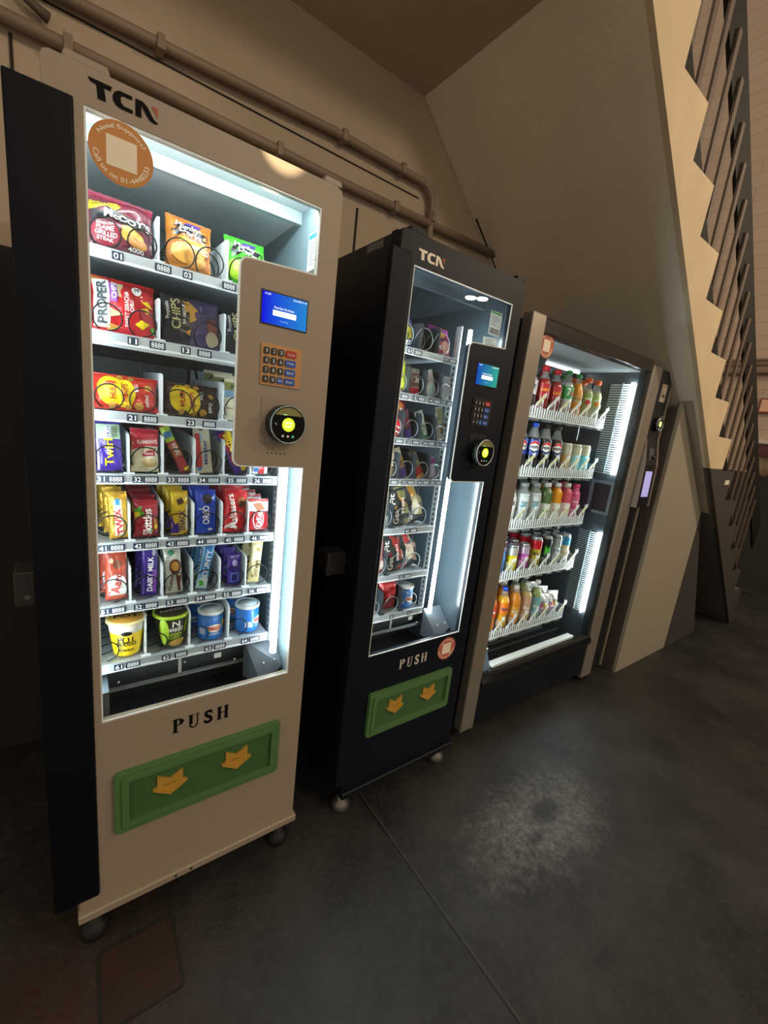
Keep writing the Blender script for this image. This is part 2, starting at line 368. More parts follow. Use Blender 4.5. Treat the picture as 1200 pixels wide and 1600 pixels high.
# far wall: pipes, sign, shelf
for z, r, lb in ((2.575, 0.018, 'upper of three thin pipes along the far block wall'), (2.525, 0.014, 'middle of three thin pipes along the far block wall'), (2.44, 0.028, 'thick lowest of three pipes along the far block wall')):
    tag(MB().tube([(6.46, -1.5, z), (6.46, 5, z)], r, M('#6b5847', 0.6), 8).build('wall_pipe', at=(6.46, 0, z)), lb, 'pipe', 'pipes on the far wall')
sg = thing('warning_sign', (6.49, 0.55, 2.07), 'small orange-bordered sign on the far block wall right of the railing', 'sign')
MB().box(6.475, 6.498, 0.43, 0.60, 1.98, 2.15, M('#7a3322', 0.5)).build('sign_board', sg, sg.location)
MB().box(6.470, 6.4745, 0.44, 0.585, 2.0, 2.135, M('#e0b090', 0.5)).build('sign_face', sg, sg.location)
tag(MB().box(6.40, 6.498, -0.6, 0.52, 1.64, 1.68, M('#cfc4b4', 0.5)).build('wall_ledge', at=(6.45, 0, 1.66)), 'white strip on the far wall below the orange sign', 'shelf')
tag(MB().box(6.42, 6.498, -0.6, 0.49, 1.50, 1.62, M('#5c2f33', 0.6)).build('storage_box', at=(6.45, 0, 1.55)), 'maroon box under the white strip on the far wall', 'box')
tag(MB().tube([(6.35, 0.36, 1.28), (6.40, 0.25, 1.62)], 0.04, M('#a08468', 0.6), 8).build('wall_post', at=(6.37, 0.3, 1.3)), 'pale slanted post at far right below the maroon box', 'post')
# plate set into the floor
hp = thing('floor_cover', (0.12, -0.115, 0), 'small rusty square cover set in the floor before the white machine', 'floor cover')
MB().box(0.035, 0.20, -0.205, -0.035, 0.0, 0.002, M('#35221a', 0.6, noise=0.35, nscale=12)).build('cover_plate', hp, hp.location)
MB().prism([rrect(0.03, 0.205, -0.21, -0.03, 0.012), rrect(0.036, 0.199, -0.204, -0.036, 0.01)], 0.0, 0.003, M('#1d1b19', 0.7), ax=2).build('cover_rim', hp, hp.location)

# ------------------------------------------------------------------ vending machines
GLASS = glass_mat('window_glass', 0.05)
def lamp_mat(name, col, s):
    m = bpy.data.materials.new(name); m.use_nodes = True; p = m.node_tree.nodes['Principled BSDF']
    p.inputs['Base Color'].default_value = (0.8, 0.8, 0.8, 1); p.inputs['Emission Color'].default_value = (*lin(col), 1); p.inputs['Emission Strength'].default_value = s
    return m
class MBM(MB):
    """collector whose points are in machine units and get mapped to the room"""
    def __init__(s, x0, sx, z0, sz): MB.__init__(s); s.t = (x0, sx, z0, sz)
    def build(s, *a, **k):
        x0, sx, z0, sz = s.t
        s.v = [(x0 + sx * v[0], v[1], z0 + sz * v[2]) for v in s.v]
        return MB.build(s, *a, **k)

def logo(mb, x, z, h, y, m, red):
    k = h
    P = lambda pts: [(x + a * k, z + b * k) for a, b in pts]
    for pts in ([(0, 1.0), (1.32, 1.0), (1.26, 0.74), (0.88, 0.74), (0.98, 0), (0.52, 0), (0.46, 0.74), (0.12, 0.8)],
                [(2.48, 1.0), (1.75, 1.0), (1.5, 0.86), (1.36, 0.6), (1.36, 0.34), (1.52, 0.1), (1.8, 0), (2.5, 0), (2.5, 0.22), (2.0, 0.22), (1.83, 0.34), (1.8, 0.62), (1.92, 0.78), (2.48, 0.78)],
                [(2.66, 1.0), (3.1, 1.0), (3.4, 0.8), (3.72, 0.3), (3.86, 0.16), (4.02, 0.12), (4.02, 0.02), (3.8, -0.02), (3.5, 0.08), (3.3, 0.3), (3.02, 0.72), (3.02, 0), (2.66, 0)]):
        tri = tessellate_polygon([[Vector((p[0], p[1], 0)) for p in pts]])
        q = P(pts); mb.add([(a, y, b) for a, b in q], [tuple(t) for t in tri], m)
    mb.poly(P([(3.62, 0.98), (4.02, 0.98), (4.02, 0.4)]), y, red)
def push_word(mb, x, z, h, w_, y, m):
    """PUSH in a heavy seriffed roman, drawn from strokes"""
    t = h * 0.20; s = h * 0.06; n = h * 0.07; W = w_ * 0.19; gap = (w_ - 4 * W) / 3
    R = lambda a, b, c, d: mb.poly([(a, c), (b, c), (b, d), (a, d)], y, m)
    def arc(cx, cz, ro, rz, ri, riz, a0, a1):
        N = 10; o = [(cx + ro * math.cos(a0 + (a1 - a0) * i / N), cz + rz * math.sin(a0 + (a1 - a0) * i / N)) for i in range(N + 1)]
        q = [(cx + ri * math.cos(a0 + (a1 - a0) * i / N), cz + riz * math.sin(a0 + (a1 - a0) * i / N)) for i in range(N + 1)]
        for i in range(N): mb.poly([o[i], o[i + 1], q[i + 1], q[i]], y, m)
    def stem(a, wd, ser=0.8): R(a, a + wd, z, z + h); R(a - wd * 0.0 - h * 0.07, a + wd + h * 0.07, z + h - s, z + h); 
    # P
    a = x; stem(a + h * 0.07, t); R(a, a + t + h * 0.14, z, z + s)
    arc(a + h * 0.07 + t, z + h * 0.74, W * 0.62, h * 0.26, W * 0.26, h * 0.19, -PI / 2, PI / 2)
    # U
    a = x + W + gap; R(a + h * 0.07, a + h * 0.07 + t, z + h * 0.3, z + h); R(a, a + t + h * 0.14, z + h - s, z + h)
    R(a + W - n - h * 0.05, a + W - h * 0.05, z + h * 0.3, z + h); R(a + W - n - h * 0.12, a + W + h * 0.03, z + h - s, z + h)
    cx = (a + h * 0.07 + a + W - h * 0.05) / 2; ro = (W - h * 0.12) / 2
    arc(cx, z + h * 0.3, ro, h * 0.31, ro - n * 1.3, h * 0.22, PI, 2 * PI)
    # S
    a = x + 2 * (W + gap); mb.text('S', a + W / 2, y, z + h / 2, W * 0.86, h * 1.02, m, bold=0.028)
    # H
    a = x + 3 * (W + gap)
    for b in (a, a + W - t): R(b, b + t, z, z + h); R(b - h * 0.06, b + t + h * 0.06, z, z + s); R(b - h * 0.06, b + t + h * 0.06, z + h - s, z + h)
    R(a + t, a + W - t, z + h * 0.48, z + h * 0.48 + n)
def bent_text(mb, body, cx, cz, R, h, y, m, top, span=None, bold=0.02):
    vs, fs, (bw, bh) = textmesh(body, bold); k = h / bh; L = bw * k
    if span: kx = span * R / bw
    else: kx = k
    out = []
    for a, b in vs:
        if top: th = PI / 2 - a * kx / R; r = R + b * k
        else: th = -PI / 2 + a * kx / R; r = R - b * k
        out.append((cx + r * math.cos(th), y, cz + r * math.sin(th)))
    mb.add(out, fs, m)
def helix(cx, cz, r, y0, pitch, turns, wire, m, n=18):
    pts = []
    for k in range(turns):
        for i in range(n):
            f = i / n; a = -PI / 2 + 2 * PI * f
            pts.append((cx + r * math.cos(a), y0 + pitch * (k + (0 if f < 0.7 else (f - 0.7) / 0.3)), cz + r * math.sin(a)))
    pts.append((cx, y0 + pitch * turns, cz - r))
    return MB().tube(pts, wire, m, 5)

def snack_machine(cfg):
    x0, sx, z0, sz = cfg['map']
    root = thing('vending_machine', (x0, 0.0, 0.0), cfg['label'], 'vending machine')
    at = root.location
    N = lambda: MBM(x0, sx, z0, sz)
    body = cfg['body']; door = cfg['door']; liner = cfg['liner']; accent = cfg['accent']
    T = cfg.get('top', 1.93); PX = cfg.get('plate', -0.049); PZ = cfg.get('plate_top', 1.876)
    CT = cfg.get('cab', 1.925)
    # cabinet shell
    c = N()
    c.box(0.005, 0.03, 0.052, 0.80, 0.10, CT, body).box(0.54, 0.563, 0.052, 0.80, 0.10, CT, body)
    c.box(0.03, 0.54, 0.052, 0.80, 1.909, CT, body).box(0.03, 0.54, 0.052, 0.80, 0.10, 0.125, body).box(0.03, 0.54, 0.78, 0.80, 0.125, 1.893, body)
    c.build('cabinet', root, at, bevel=0.002)
    l = N()
    l.box(0.031, 0.040, 0.052, 0.58, 0.50, 1.89, liner).box(0.522, 0.539, 0.024, 0.58, 0.50, 1.905, cfg['jamb'])
    l.box(0.040, 0.522, 0.024, 0.13, 1.900, 1.908, liner).box(0.040, 0.522, 0.145, 0.58, 1.884, 1.89, liner).box(0.040, 0.522, 0.13, 0.145, 1.872, 1.905, cfg['liner_edge'])
    l.build('inner_lining', root, at)
    b = N(); b.box(0.041, 0.521, 0.56, 0.58, 0.50, 1.883, cfg['back'])
    for xx in (0.20, 0.235, 0.38): b.box(xx, xx + 0.003, 0.556, 0.56, 0.55, 1.88, cfg['liner_edge'])
    b.build('back_panel', root, at)
    # door: one pressed sheet with the L-shaped window and the notch for the hinge cover
    d = N()
    outer = [(0.0, 0.125), (0.568, 0.125)] + [(0.568, T - 0.02), (0.563, T - 0.006), (0.55, T)] + [(0.012, T), (0.004, T - 0.004), (0.0, T - 0.012)] + [(0.0, PZ), (0.0422, PZ), (0.0422, 0.154), (0.0, 0.154)]
    rc = 0.018; px0, pz0, pz1 = cfg['panel']
    hole = [(0.057, 0.646), (0.515, 0.646), (0.517, pz0)]
    hole += [(px0 + rc - rc * math.sin(a * PI / 8), pz0 + rc - rc * math.cos(a * PI / 8)) for a in range(5)]
    hole += [(px0 + rc - rc * math.cos(a * PI / 8), pz1 - rc + rc * math.sin(a * PI / 8)) for a in range(5)]
    hole += [(0.515, pz1 + 0.008), (0.515, 1.871), (0.057, 1.871)]
    d.prism([outer, hole], 0.0, 0.022, door)
    d.box(0.0, 0.568, 0.0222, 0.05, 0.125, 0.60, door).box(0.0, 0.568, 0.0222, 0.05, 1.90, T - 0.002, door)
    d.box(0.546, 0.568, 0.0222, 0.05, 0.60, 1.90, door).box(0.0, 0.0555, 0.0222, 0.05, 0.60, 1.90, door)
    d.box(px0 + 0.01, 0.515, 0.0222, 0.032, pz0 + 0.01, pz1 - 0.01, door)
    dr = d.build('door', root, at, bevel=0.0025)
    lp = N(); lp.prism([[(-0.014, 0.125), (0.05, 0.125), (0.05, 0.10), (-0.014, 0.10), (-0.018, 0.104), (-0.018, 0.121)]], -0.004, 0.572, door, ax=0); lp.build('bottom_lip', dr, at, bevel=0.003)
    for xx in (0.215, 0.255): N().poly(ell(xx, 0.113, 0.004, 0.004, 10), -0.0185, M('#15110e', 0.8)).build('screw_hole', dr, at)
    for a, bb in ((0.028, 0.098), (0.515, 0.566)):
        N().prism([[(a, T), (bb, T), (bb - 0.004, T + 0.013), (a + 0.004, T + 0.013)]], 0.002, 0.05, door).build('top_cap', dr, at, bevel=0.003)
    N().box(PX, 0.0412, -0.006, 0.020, 0.155, PZ - 0.001, cfg['plate_mat']).build('hinge_cover', root, at, bevel=0.003)
    lb = N(); lb.box(PX - 0.042, 0.004, 0.12, 0.19, 0.910, 0.990, M('#3d3a38', 0.4)); lb.poly(ell(PX - 0.02, 0.93, 0.006, 0.006, 10), 0.1195, M('#8a8a88', 0.4, 0.8)); lb.build('lock_box', root, at, bevel=0.003)
    # window
    h2 = [(a, b) for a, b in hole]
    g = N(); g.prism([h2], 0.005, 0.009, GLASS); g.build('window_pane', root, at)
    rim = N(); cxm, czm = 0.287, 1.26
    ins = [(a + (0.0025 if a < 0.2 else -0.0025) * (1 if (a < 0.2 or a > 0.5) else 1), b + (0.0025 if b < 1.0 else -0.0025)) for a, b in h2]
    rim.prism([h2, [(a + (0.003 if a < 0.1 else -0.003), b + (0.003 if b < 0.7 or (pz1 - 0.03 < b < 1.8) else -0.003)) for a, b in h2]], 0.001, 0.0045, cfg['rim'])
    rim.build('window_rim', root, at)
    # printing on the door
    lg = N(); logo(lg, 0.064, 1.889, 0.0265, -0.0012, accent, M('#a8482f', 0.5)); lg.build('logo_lettering', root, at, recalc=False)
    pw = N(); push_word(pw, 0.206, 0.560, 0.040, 0.138, -0.0012, cfg['push']); pw.build('push_lettering', root, at, recalc=False)
    # delivery flap
    fr = N(); gm = M('#4f7746', 0.5, noise=0.06); gd = M('#406639', 0.5, noise=0.06)
    fr.prism([rrect(0.077, 0.496, 0.326, 0.499, 0.010), rrect(0.108, 0.470, 0.354, 0.474, 0.004)], -0.014, 0.004, gm)
    fr.prism([rrect(0.092, 0.482, 0.340, 0.486, 0.008), rrect(0.108, 0.470, 0.354, 0.474, 0.004)], -0.019, -0.014, gm)
    f = fr.build('delivery_flap', root, at, bevel=0.003)
    fd = N(); fd.prism([[(0.1085, 0.3545), (0.4695, 0.3545), (0.4695, 0.473), (0.390, 0.473), (0.372, 0.462), (0.235, 0.462), (0.217, 0.473), (0.1085, 0.473)]], -0.009, 0.003, gd)
    fd.box(0.1082, 0.4698, 0.003, 0.0055, 0.3542, 0.4738, M('#10200f', 0.8)); fd.build('flap_door', f, at, bevel=0.0015)
    for ax_ in (0.200, 0.370):
        am = M('#bd923a', 0.45); ar = N()
        k = 1.0
        ar.prism([[(ax_ - 0.030, 0.456), (ax_, 0.438), (ax_ + 0.030, 0.456), (ax_ + 0.030, 0.424), (ax_, 0.402), (ax_ - 0.030, 0.424)]], -0.015, -0.009, am)
        ar.prism([[(ax_ - 0.041, 0.4195), (ax_ - 0.030, 0.4245), (ax_, 0.4035), (ax_ + 0.030, 0.4245), (ax_ + 0.041, 0.4195), (ax_, 0.393)]], -0.019, -0.009, am)
        ar.box(ax_ - 0.016, ax_ + 0.016, -0.0156, -0.015, 0.424, 0.4265, M('#8f6412', 0.5)); ar.build('flap_arrow', f, at, bevel=0.001)
    # control panel items
    sc = N(); sc.box(0.380, 0.497, -0.0015, 0.002, 1.589, 1.663, M('#08080c', 0.3)); s_ = sc.build('display_screen', root, at)
    N().box(0.383, 0.494, -0.0022, -0.0016, 1.592, 1.660, screen_mat('display_glow', *cfg['screen'])).build('screen_picture', s_, at)
    wm = M('#f4f8ff', 0.5, emit=1.1)
    N().poly([(0.409, 1.612), (0.467, 1.612), (0.467, 1.624), (0.409, 1.624)], -0.0026, wm).build('entry_box', s_, at, recalc=False)
    for t_, a_, b_, w1, h1, m1_ in (('Please Enter Slot Number', 0.437, 1.630, 0.050, 0.0050, wm), ('11:07', 0.396, 1.655, 0.014, 0.0042, wm), ('Date 2024-11-19', 0.475, 1.6555, 0.034, 0.0040, wm), ('Loading', 0.437, 1.602, 0.020, 0.004, M('#8fc0ff', 0.5, emit=0.8))):
        N().text(t_, a_, -0.0026, b_, w1, h1, m1_).build('screen_lettering', s_, at, recalc=False)
    kp = N(); kp.prism([rrect(0.386, 0.489, 1.454, 1.548, 0.002)], -0.003, 0.002, cfg['keypad']); kpo = kp.build('keypad', root, at, bevel=0.001)
    km = M('#2a2b30', 0.35); kr = M('#b02a2a', 0.4); kb = M('#2356b0', 0.4); wt = M('#e8ecf2', 0.5)
    cols = [0.397, 0.4145, 0.432, 0.4455]
    for r in range(4):
        for c2 in range(4):
            z1 = 1.540 - r * 0.0215; wd = 0.0135 if c2 < 3 else 0.0265; xx = cols[c2] if c2 < 3 else 0.4525
            xa = (0.392 + c2 * 0.0178) if c2 < 3 else 0.4460
            txt = [['1', '2', '3', 'Cancel'], ['4', '5', '6', 'Help'], ['7', '8', '9', 'Back'], ['*', '0', 'No', 'Enter']][r][c2]
            kmat = kr if (r == 0 and c2 == 3) else (kb if (c2 == 3 or (r == 3 and c2 == 2)) else km)
            ky = N(); ky.prism([rrect(xa, xa + wd, z1 - 0.0155, z1, 0.003, 3)], -0.0062, -0.003, kmat)
            ky.text(txt, xa + wd / 2, -0.0064, z1 - 0.0078, (0.0019 if txt == '1' else 0.0048) if len(txt) == 1 else wd * 0.66, 0.0085 if len(txt) == 1 else 0.0055, wt)
            ky.build('key', kpo, at)
    rd = N(); dk = M('#101214', 0.35, spec=0.3); cx, cz = 0.451, 1.366
    rd.prism([rrect(0.394, 0.482, 1.316, 1.426, 0.003)], -0.002, 0.001, cfg['rplate'])
    rd.lathe([(0.046, 0.0), (0.047, -0.030), (0.044, -0.036)], dk, 32, (cx, 0, cz), ax='y'); ro = rd.build('card_reader', root, at)
    ring = N(); pts = [(cx + 0.0445 * math.cos(2 * PI * i / 36), -0.0365, cz + 0.0445 * math.sin(2 * PI * i / 36)) for i in range(36)]
    ring.tube(pts, 0.0016, cfg['ring'], 6, closed=True); ring.build('reader_ring', ro, at)
    fc = N(); fc.poly(ell(cx, cz, 0.043, 0.043, 36), -0.0362, M('#060709', 0.3, spec=0.15)); fc.poly([(cx + 0.041 * math.cos(a), cz + 0.041 * math.sin(a)) for a in [PI * (0.18 + 0.64 * i / 10) for i in range(11)]], -0.0366, M('#6f6a3a', 0.4, emit=0.25))
    fc.poly(ell(cx, cz, 0.0165, 0.0165, 24), -0.0366, M('#b4d820', 0.4, emit=1.3)); lm_ = M('#f6ffd8', 0.4, emit=1.2)
    fc.text('PRESS', cx, -0.0369, cz + 0.0045, 0.021, 0.006, lm_); fc.text('START', cx, -0.0369, cz - 0.0045, 0.020, 0.006, lm_); fc.text('<', cx - 0.032, -0.0366, cz, 0.004, 0.007, wt)
    for i in range(3): fc.poly(ell(cx - 0.013 + 0.013 * i, cz - 0.028, 0.003, 0.003, 10), -0.0366, M('#3fae78', 0.4, emit=0.7) if i == 2 else wt)
    fc.box(cx - 0.014, cx - 0.005, -0.0368, -0.0364, cz + 0.0225, cz + 0.0245, M('#9be87a', 0.4, emit=0.8)); fc.build('reader_face', ro, at, recalc=False)
    if cfg['dots']:
        dt = N()
        for i in range(5): dt.poly(ell(0.416 + 0.011 * i, 1.2915, 0.002, 0.002, 8), -0.0012, M('#211a14', 0.8))
        dt.build('speaker_holes', root, at, recalc=False)
    # hopper below the trays
    hb = N(); hk = M('#6a7278', 0.4); h3 = M('#565e66', 0.4)
    hb.add([(0.05, 0.13, 0.700), (0.50, 0.13, 0.700), (0.50, 0.30, 0.50), (0.05, 0.30, 0.50)], [(0, 1, 2, 3)], hk)
    hb.box(0.05, 0.50, 0.052, 0.30, 0.495, 0.50, M('#2c3136', 0.45)); hb.box(0.08, 0.46, 0.16, 0.172, 0.615, 0.621, M('#c3cad0', 0.3, 0.6))
    hb.box(0.05, 0.075, 0.05, 0.20, 0.50, 0.69, h3)
    ho = hb.build('product_hopper', root, at, recalc=False)
    gp = N(); gp.add([(0.425, 0.13, 0.705), (0.519, 0.13, 0.705), (0.519, 0.056, 0.640), (0.46, 0.056, 0.585), (0.425, 0.13, 0.585)], [(0, 1, 2, 3), (0, 3, 4)], h3)
    for a, yy, zz in ((0.50, 0.07, 0.655), (0.47, 0.08, 0.645)): gp.lathe([(0.003, 0), (0.003, 0.003)], M('#e5e8ea', 0.3, 0.6), 8, (a, yy, zz))
    gp.build('guide_plate', ho, at, recalc=False)
    for a, zz in ((0.10, 0.655), (0.26, 0.672), (0.40, 0.645)): N().lathe([(0.003, 0.135), (0.003, 0.14)], M('#e5e8ea', 0.3, 0.6), 8, (a, 0, zz), ax='y').build('screw', ho, at)
    N().box(0.24, 0.248, 0.118, 0.121, 0.655, 0.700, M('#b8bfc4', 0.4)).build('hopper_bracket', ho, at); N().box(0.335, 0.355, 0.118, 0.121, 0.675, 0.690, M('#d4d8da', 0.4)).build('hopper_label', ho, at)
    # light tubes
    for nm, a, yy, za, zb in cfg['tubes']:
        lt = N(); lt.tube([(a, yy, za), (a, yy, zb)], cfg['tube_r'], cfg['tube_mat'], 10); lt.build('light_tube', root, at)
    if cfg.get('fill_bar'): N().box(0.06, 0.51, 0.026, 0.046, 1.893, 1.8995, cfg['fill_bar']).build('hidden_fill_bar', root, at)  # added glowing bar hidden behind the door top, brightens the interior
    # adjustable feet
    fm = cfg['foot']
    for fx in (0.03, 0.535):
        for fy in (0.035, 0.74):
            ft = MB(); X = x0 + sx * fx; zt = z0 + sz * 0.1
            ft.lathe([(0.033, 0.0), (0.035, 0.012), (0.028, 0.03), (0.018, 0.036), (0.016, max(zt, 0.04) + 0.002)], fm, 16, (X, fy, 0)); ft.build('foot', root, at)
    # trays (room units)
    steel = M('#b9c2c8', 0.35, 0.4); white = cfg['divider']; tagm = M('#1d2b3f', 0.5); ink = M('#f2f6f8', 0.5, emit=0.15)
    x_l, x_r = cfg['tray_x']
    for tr in cfg['trays']:
        z = tr['z']; tb = MB()
        tb.box(x_l, x_r, 0.104, 0.44, z - 0.007, z - 0.004, steel)
        tb.prism([[(0.1, z), (0.1, z - tr.get('h', 0.024)), (0.1035, z - tr.get('h', 0.024)), (0.1035, z - 0.004), (0.108, z - 0.004), (0.108, z)]], x_l, x_r, steel, ax=0)
        tb.prism([[(0.0985, z - 0.0185), (0.0985, z - 0.0235), (0.0999, z - 0.0235), (0.0999, z - 0.0185)]], x_l, x_r, M('#e4ebef', 0.3), ax=0)
        to = tb.build('tray', root, at)
        MB().box(x_l, x_r, 0.44, 0.50, z - 0.03, z + 0.075, M('#1b1e22', 0.6)).build('motor_box', to, at)
        for xd in tr['div']:
            dh = tr.get('dh', 0.095)
            MB().prism([[(0.108, z), (0.108, z + dh * 0.88), (0.112, z + dh * 0.97), (0.122, z + dh), (0.435, z + dh + 0.01), (0.435, z)]], xd - 0.0018, xd + 0.0018, white, ax=0).build('divider', to, at)
            MB().box(xd - 0.011, xd + 0.011, 0.102, 0.112, z - 0.001, z + 0.003, white).build('divider_foot', to, at)
        for cx_, r in tr['coils']:
            helix(cx_, z + r + 0.003, r, 0.113, 0.042, 7, 0.0016, cfg['coil']).build('coil', to, at)
        for cx_, txt in tr['tags']:
            wd = 0.0165 if len(txt) == 2 else 0.0285
            tg = MB(); tg.box(cx_ - wd / 2 - 0.002, cx_ + wd / 2 + 0.002, 0.0982, 0.0984, z - 0.0200, z - 0.0040, tagm)
            tg.text(txt, cx_, 0.0979, z - 0.012, wd * 0.88, 0.0112, ink, bold=0.012 if len(txt) == 2 else 0); tg.build('slot_tag' if len(txt) == 2 else 'price_tag', to, at)
    # hanging rack on the right side of the trays
    rk = MB()
    for zz in range(46): rk.box(x_r + 0.0045, x_r + 0.0062, 0.116, 0.123, 0.72 + zz * 0.024 * (1.62 - 0.72) / 1.1, 0.72 + zz * 0.024 * (1.62 - 0.72) / 1.1 + 0.011, M('#23272b', 0.6))
    rk.box(x_r + 0.0063, x_r + 0.012, 0.108, 0.135, 0.70, 1.75, steel); rk.build('tray_rack', root, at)
    return root

def support_sticker(parent, at, cx, cz, R, y, mat, with_text, squash=1.0):
    s = MB(); s.add([(cx, y, cz)] + [(a, y, b) for a, b in ell(cx, cz, R, R * squash, 40)], [(0, i + 1, (i + 1) % 40 + 1) for i in range(40)], mat)
    o = s.build('support_sticker', parent, at, recalc=False)
    c = M('#f4e8d0', 0.6); t = MB()
    q = R * 0.47
    t.poly([(cx - q, cz - q), (cx + q, cz - q), (cx + q, cz + q), (cx - q, cz + q)], y - 0.0004, c)
    if with_text:
        bent_text(t, 'Need Support?', cx, cz, R * 0.80, R * 0.17, y - 0.0004, c, True, 2.05)
        bent_text(t, 'Call us on 01-4448233', cx, cz, R * 0.80, R * 0.17, y - 0.0004, c, False, 2.9)
    t.build('sticker_print', o, at, recalc=False)
    return o

def notice(parent, at, pts, header, seed, name='notice_label'):
    """paper label on a plane given by its four corners (bl, br, tr, tl)"""
    b, r, t_, l = [Vector(p) for p in pts]; rng = random.Random(seed); mb = MB()
    nrm = (r - b).cross(l - b).normalized() * 0.0006
    if nrm.dot(Vector((CX, CY, CZ)) - b) < 0: nrm = -nrm
    P = lambda u, v, k=0: b + (r - b) * u + (l - b) * v + nrm * k
    q = lambda u0, u1, v0, v1, m, k: mb.add([P(u0, v0, k), P(u1, v0, k), P(u1, v1, k), P(u0, v1, k)], [(0, 1, 2, 3)], m)
    q(0, 1, 0, 1, M('#e2e8e6', 0.6), 0); q(0.05, 0.95, 0.88, 0.97, header, 1)
    ink = M('#5c666c', 0.7)
    for i in range(9):
        v = 0.82 - i * 0.05; q(0.1, 0.45 + rng.random() * 0.45, v - 0.015, v, ink, 1)
    u = 0.12
    while u < 0.88:
        wd = rng.choice((0.01, 0.02, 0.03)); q(u, u + wd, 0.06, 0.30, M('#23282c', 0.7), 1); u += wd + rng.choice((0.015, 0.025))
    return mb.build(name, parent, at, recalc=False)

WHITE_LAMP = lamp_mat('cool_white_tube', '#eefaff', 22.0)
WL2 = lamp_mat('bright_led_strip', '#f2fdff', 60.0)
WL3 = lamp_mat('added_cooler_strip', '#f4fdff', 60.0)
def tags6(z, x0, p, first):
    return [(x0 + p * i + 0.016, '%d' % (first + i)) for i in range(6)] + [(x0 + p * i + 0.044, '8888') for i in range(6)]
P6 = 0.0713; L6 = 0.056
div6 = [L6 + P6 * i for i in range(1, 6)]
c6 = [(L6 + P6 * (i + 0.5), 0.0300) for i in range(6)]
two = [(0.092, 0.027), (0.158, 0.027), (0.232, 0.030), (0.296, 0.030), (0.372, 0.030), (0.440, 0.030)]
m1cfg = dict(map=(0.0, 1.0, 0.0, 1.0), label='beige-fronted snack vending machine with white interior, nearest and leftmost', body=M('#0d0f13', 0.45, spec=0.3), door=M('#998c7b', 0.5, noise=0.03, nscale=400),
    liner=M('#dfe9ec', 0.35), jamb=M('#73868d', 0.35), liner_edge=M('#9fb0b5', 0.4), back=M('#93a0a4', 0.5), accent=M('#08080b', 0.6, spec=0.1), push=M('#0d0c0c', 0.6, spec=0.1), plate_mat=M('#090d15', 0.5, spec=0.15), rim=M('#e8f2f5', 0.3),
    panel=(0.334, 1.258, 1.7165), screen=('#0206e0', '#2088d4', 0.95), keypad=M('#b58a5e', 0.35, 0.7), rplate=M('#93867a', 0.5), ring=M('#9fb7b4', 0.25, 0.6), dots=True,
    tubes=[('r', 0.489, 0.060, 0.690, 1.66), ('l', 0.0450, 0.062, 0.66, 1.86)], tube_r=0.0095, tube_mat=WHITE_LAMP, fill_bar=lamp_mat('added_top_glow', '#eefaff', 70.0), foot=M('#0b0b0c', 0.6), divider=M('#dde6e9', 0.4),
    coil=M('#17191c', 0.3, 0.5), tray_x=(0.044, 0.486),
    trays=[
      dict(z=1.683, div=[0.188, 0.334], dh=0.094, coils=two, tags=[(0.111, '01'), (0.196, '8888'), (0.245, '03'), (0.337, '8888'), (0.39, '05'), (0.46, '8888')], h=0.024),
      dict(z=1.521, div=[0.190, 0.333], dh=0.092, coils=two, tags=[(0.137, '11'), (0.185, '8888'), (0.244, '13'), (0.285, '8888'), (0.39, '15'), (0.46, '8888')], h=0.030),
      dict(z=1.356, div=[0.196, 0.334], dh=0.095, coils=two, tags=[(0.134, '21'), (0.170, '8888'), (0.257, '23'), (0.300, '8888'), (0.39, '25'), (0.46, '8888')], h=0.024),
      dict(z=1.215, div=div6, dh=0.092, coils=c6, tags=tags6(0, L6, P6, 31), h=0.024),
      dict(z=1.051, div=div6, dh=0.092, coils=c6, tags=tags6(0, L6, P6, 41), h=0.023),
      dict(z=0.891, div=div6, dh=0.092, coils=c6, tags=tags6(0, L6, P6, 51), h=0.0215),
      dict(z=0.735, div=[0.160, 0.266, 0.370], dh=0.105, coils=[(0.075, 0.026), (0.185, 0.026), (0.29, 0.026), (0.40, 0.026)], tags=[(0.099, '61'), (0.130, '8888'), (0.206, '62'), (0.243, '8888'), (0.313, '63'), (0.345, '8888'), (0.415, '64'), (0.445, '8888')], h=0.025),
    ])
m1 = snack_machine(m1cfg)
support_sticker(m1, m1.location, 0.1125, 1.818, 0.051, -0.0016, M('#c98a48', 0.55), True)
notice(m1, m1.location, [(0.5205, 0.075, 1.712), (0.5205, 0.012, 1.712), (0.5205, 0.012, 1.835), (0.5205, 0.075, 1.835)], M('#3f7fb8', 0.5), 3)

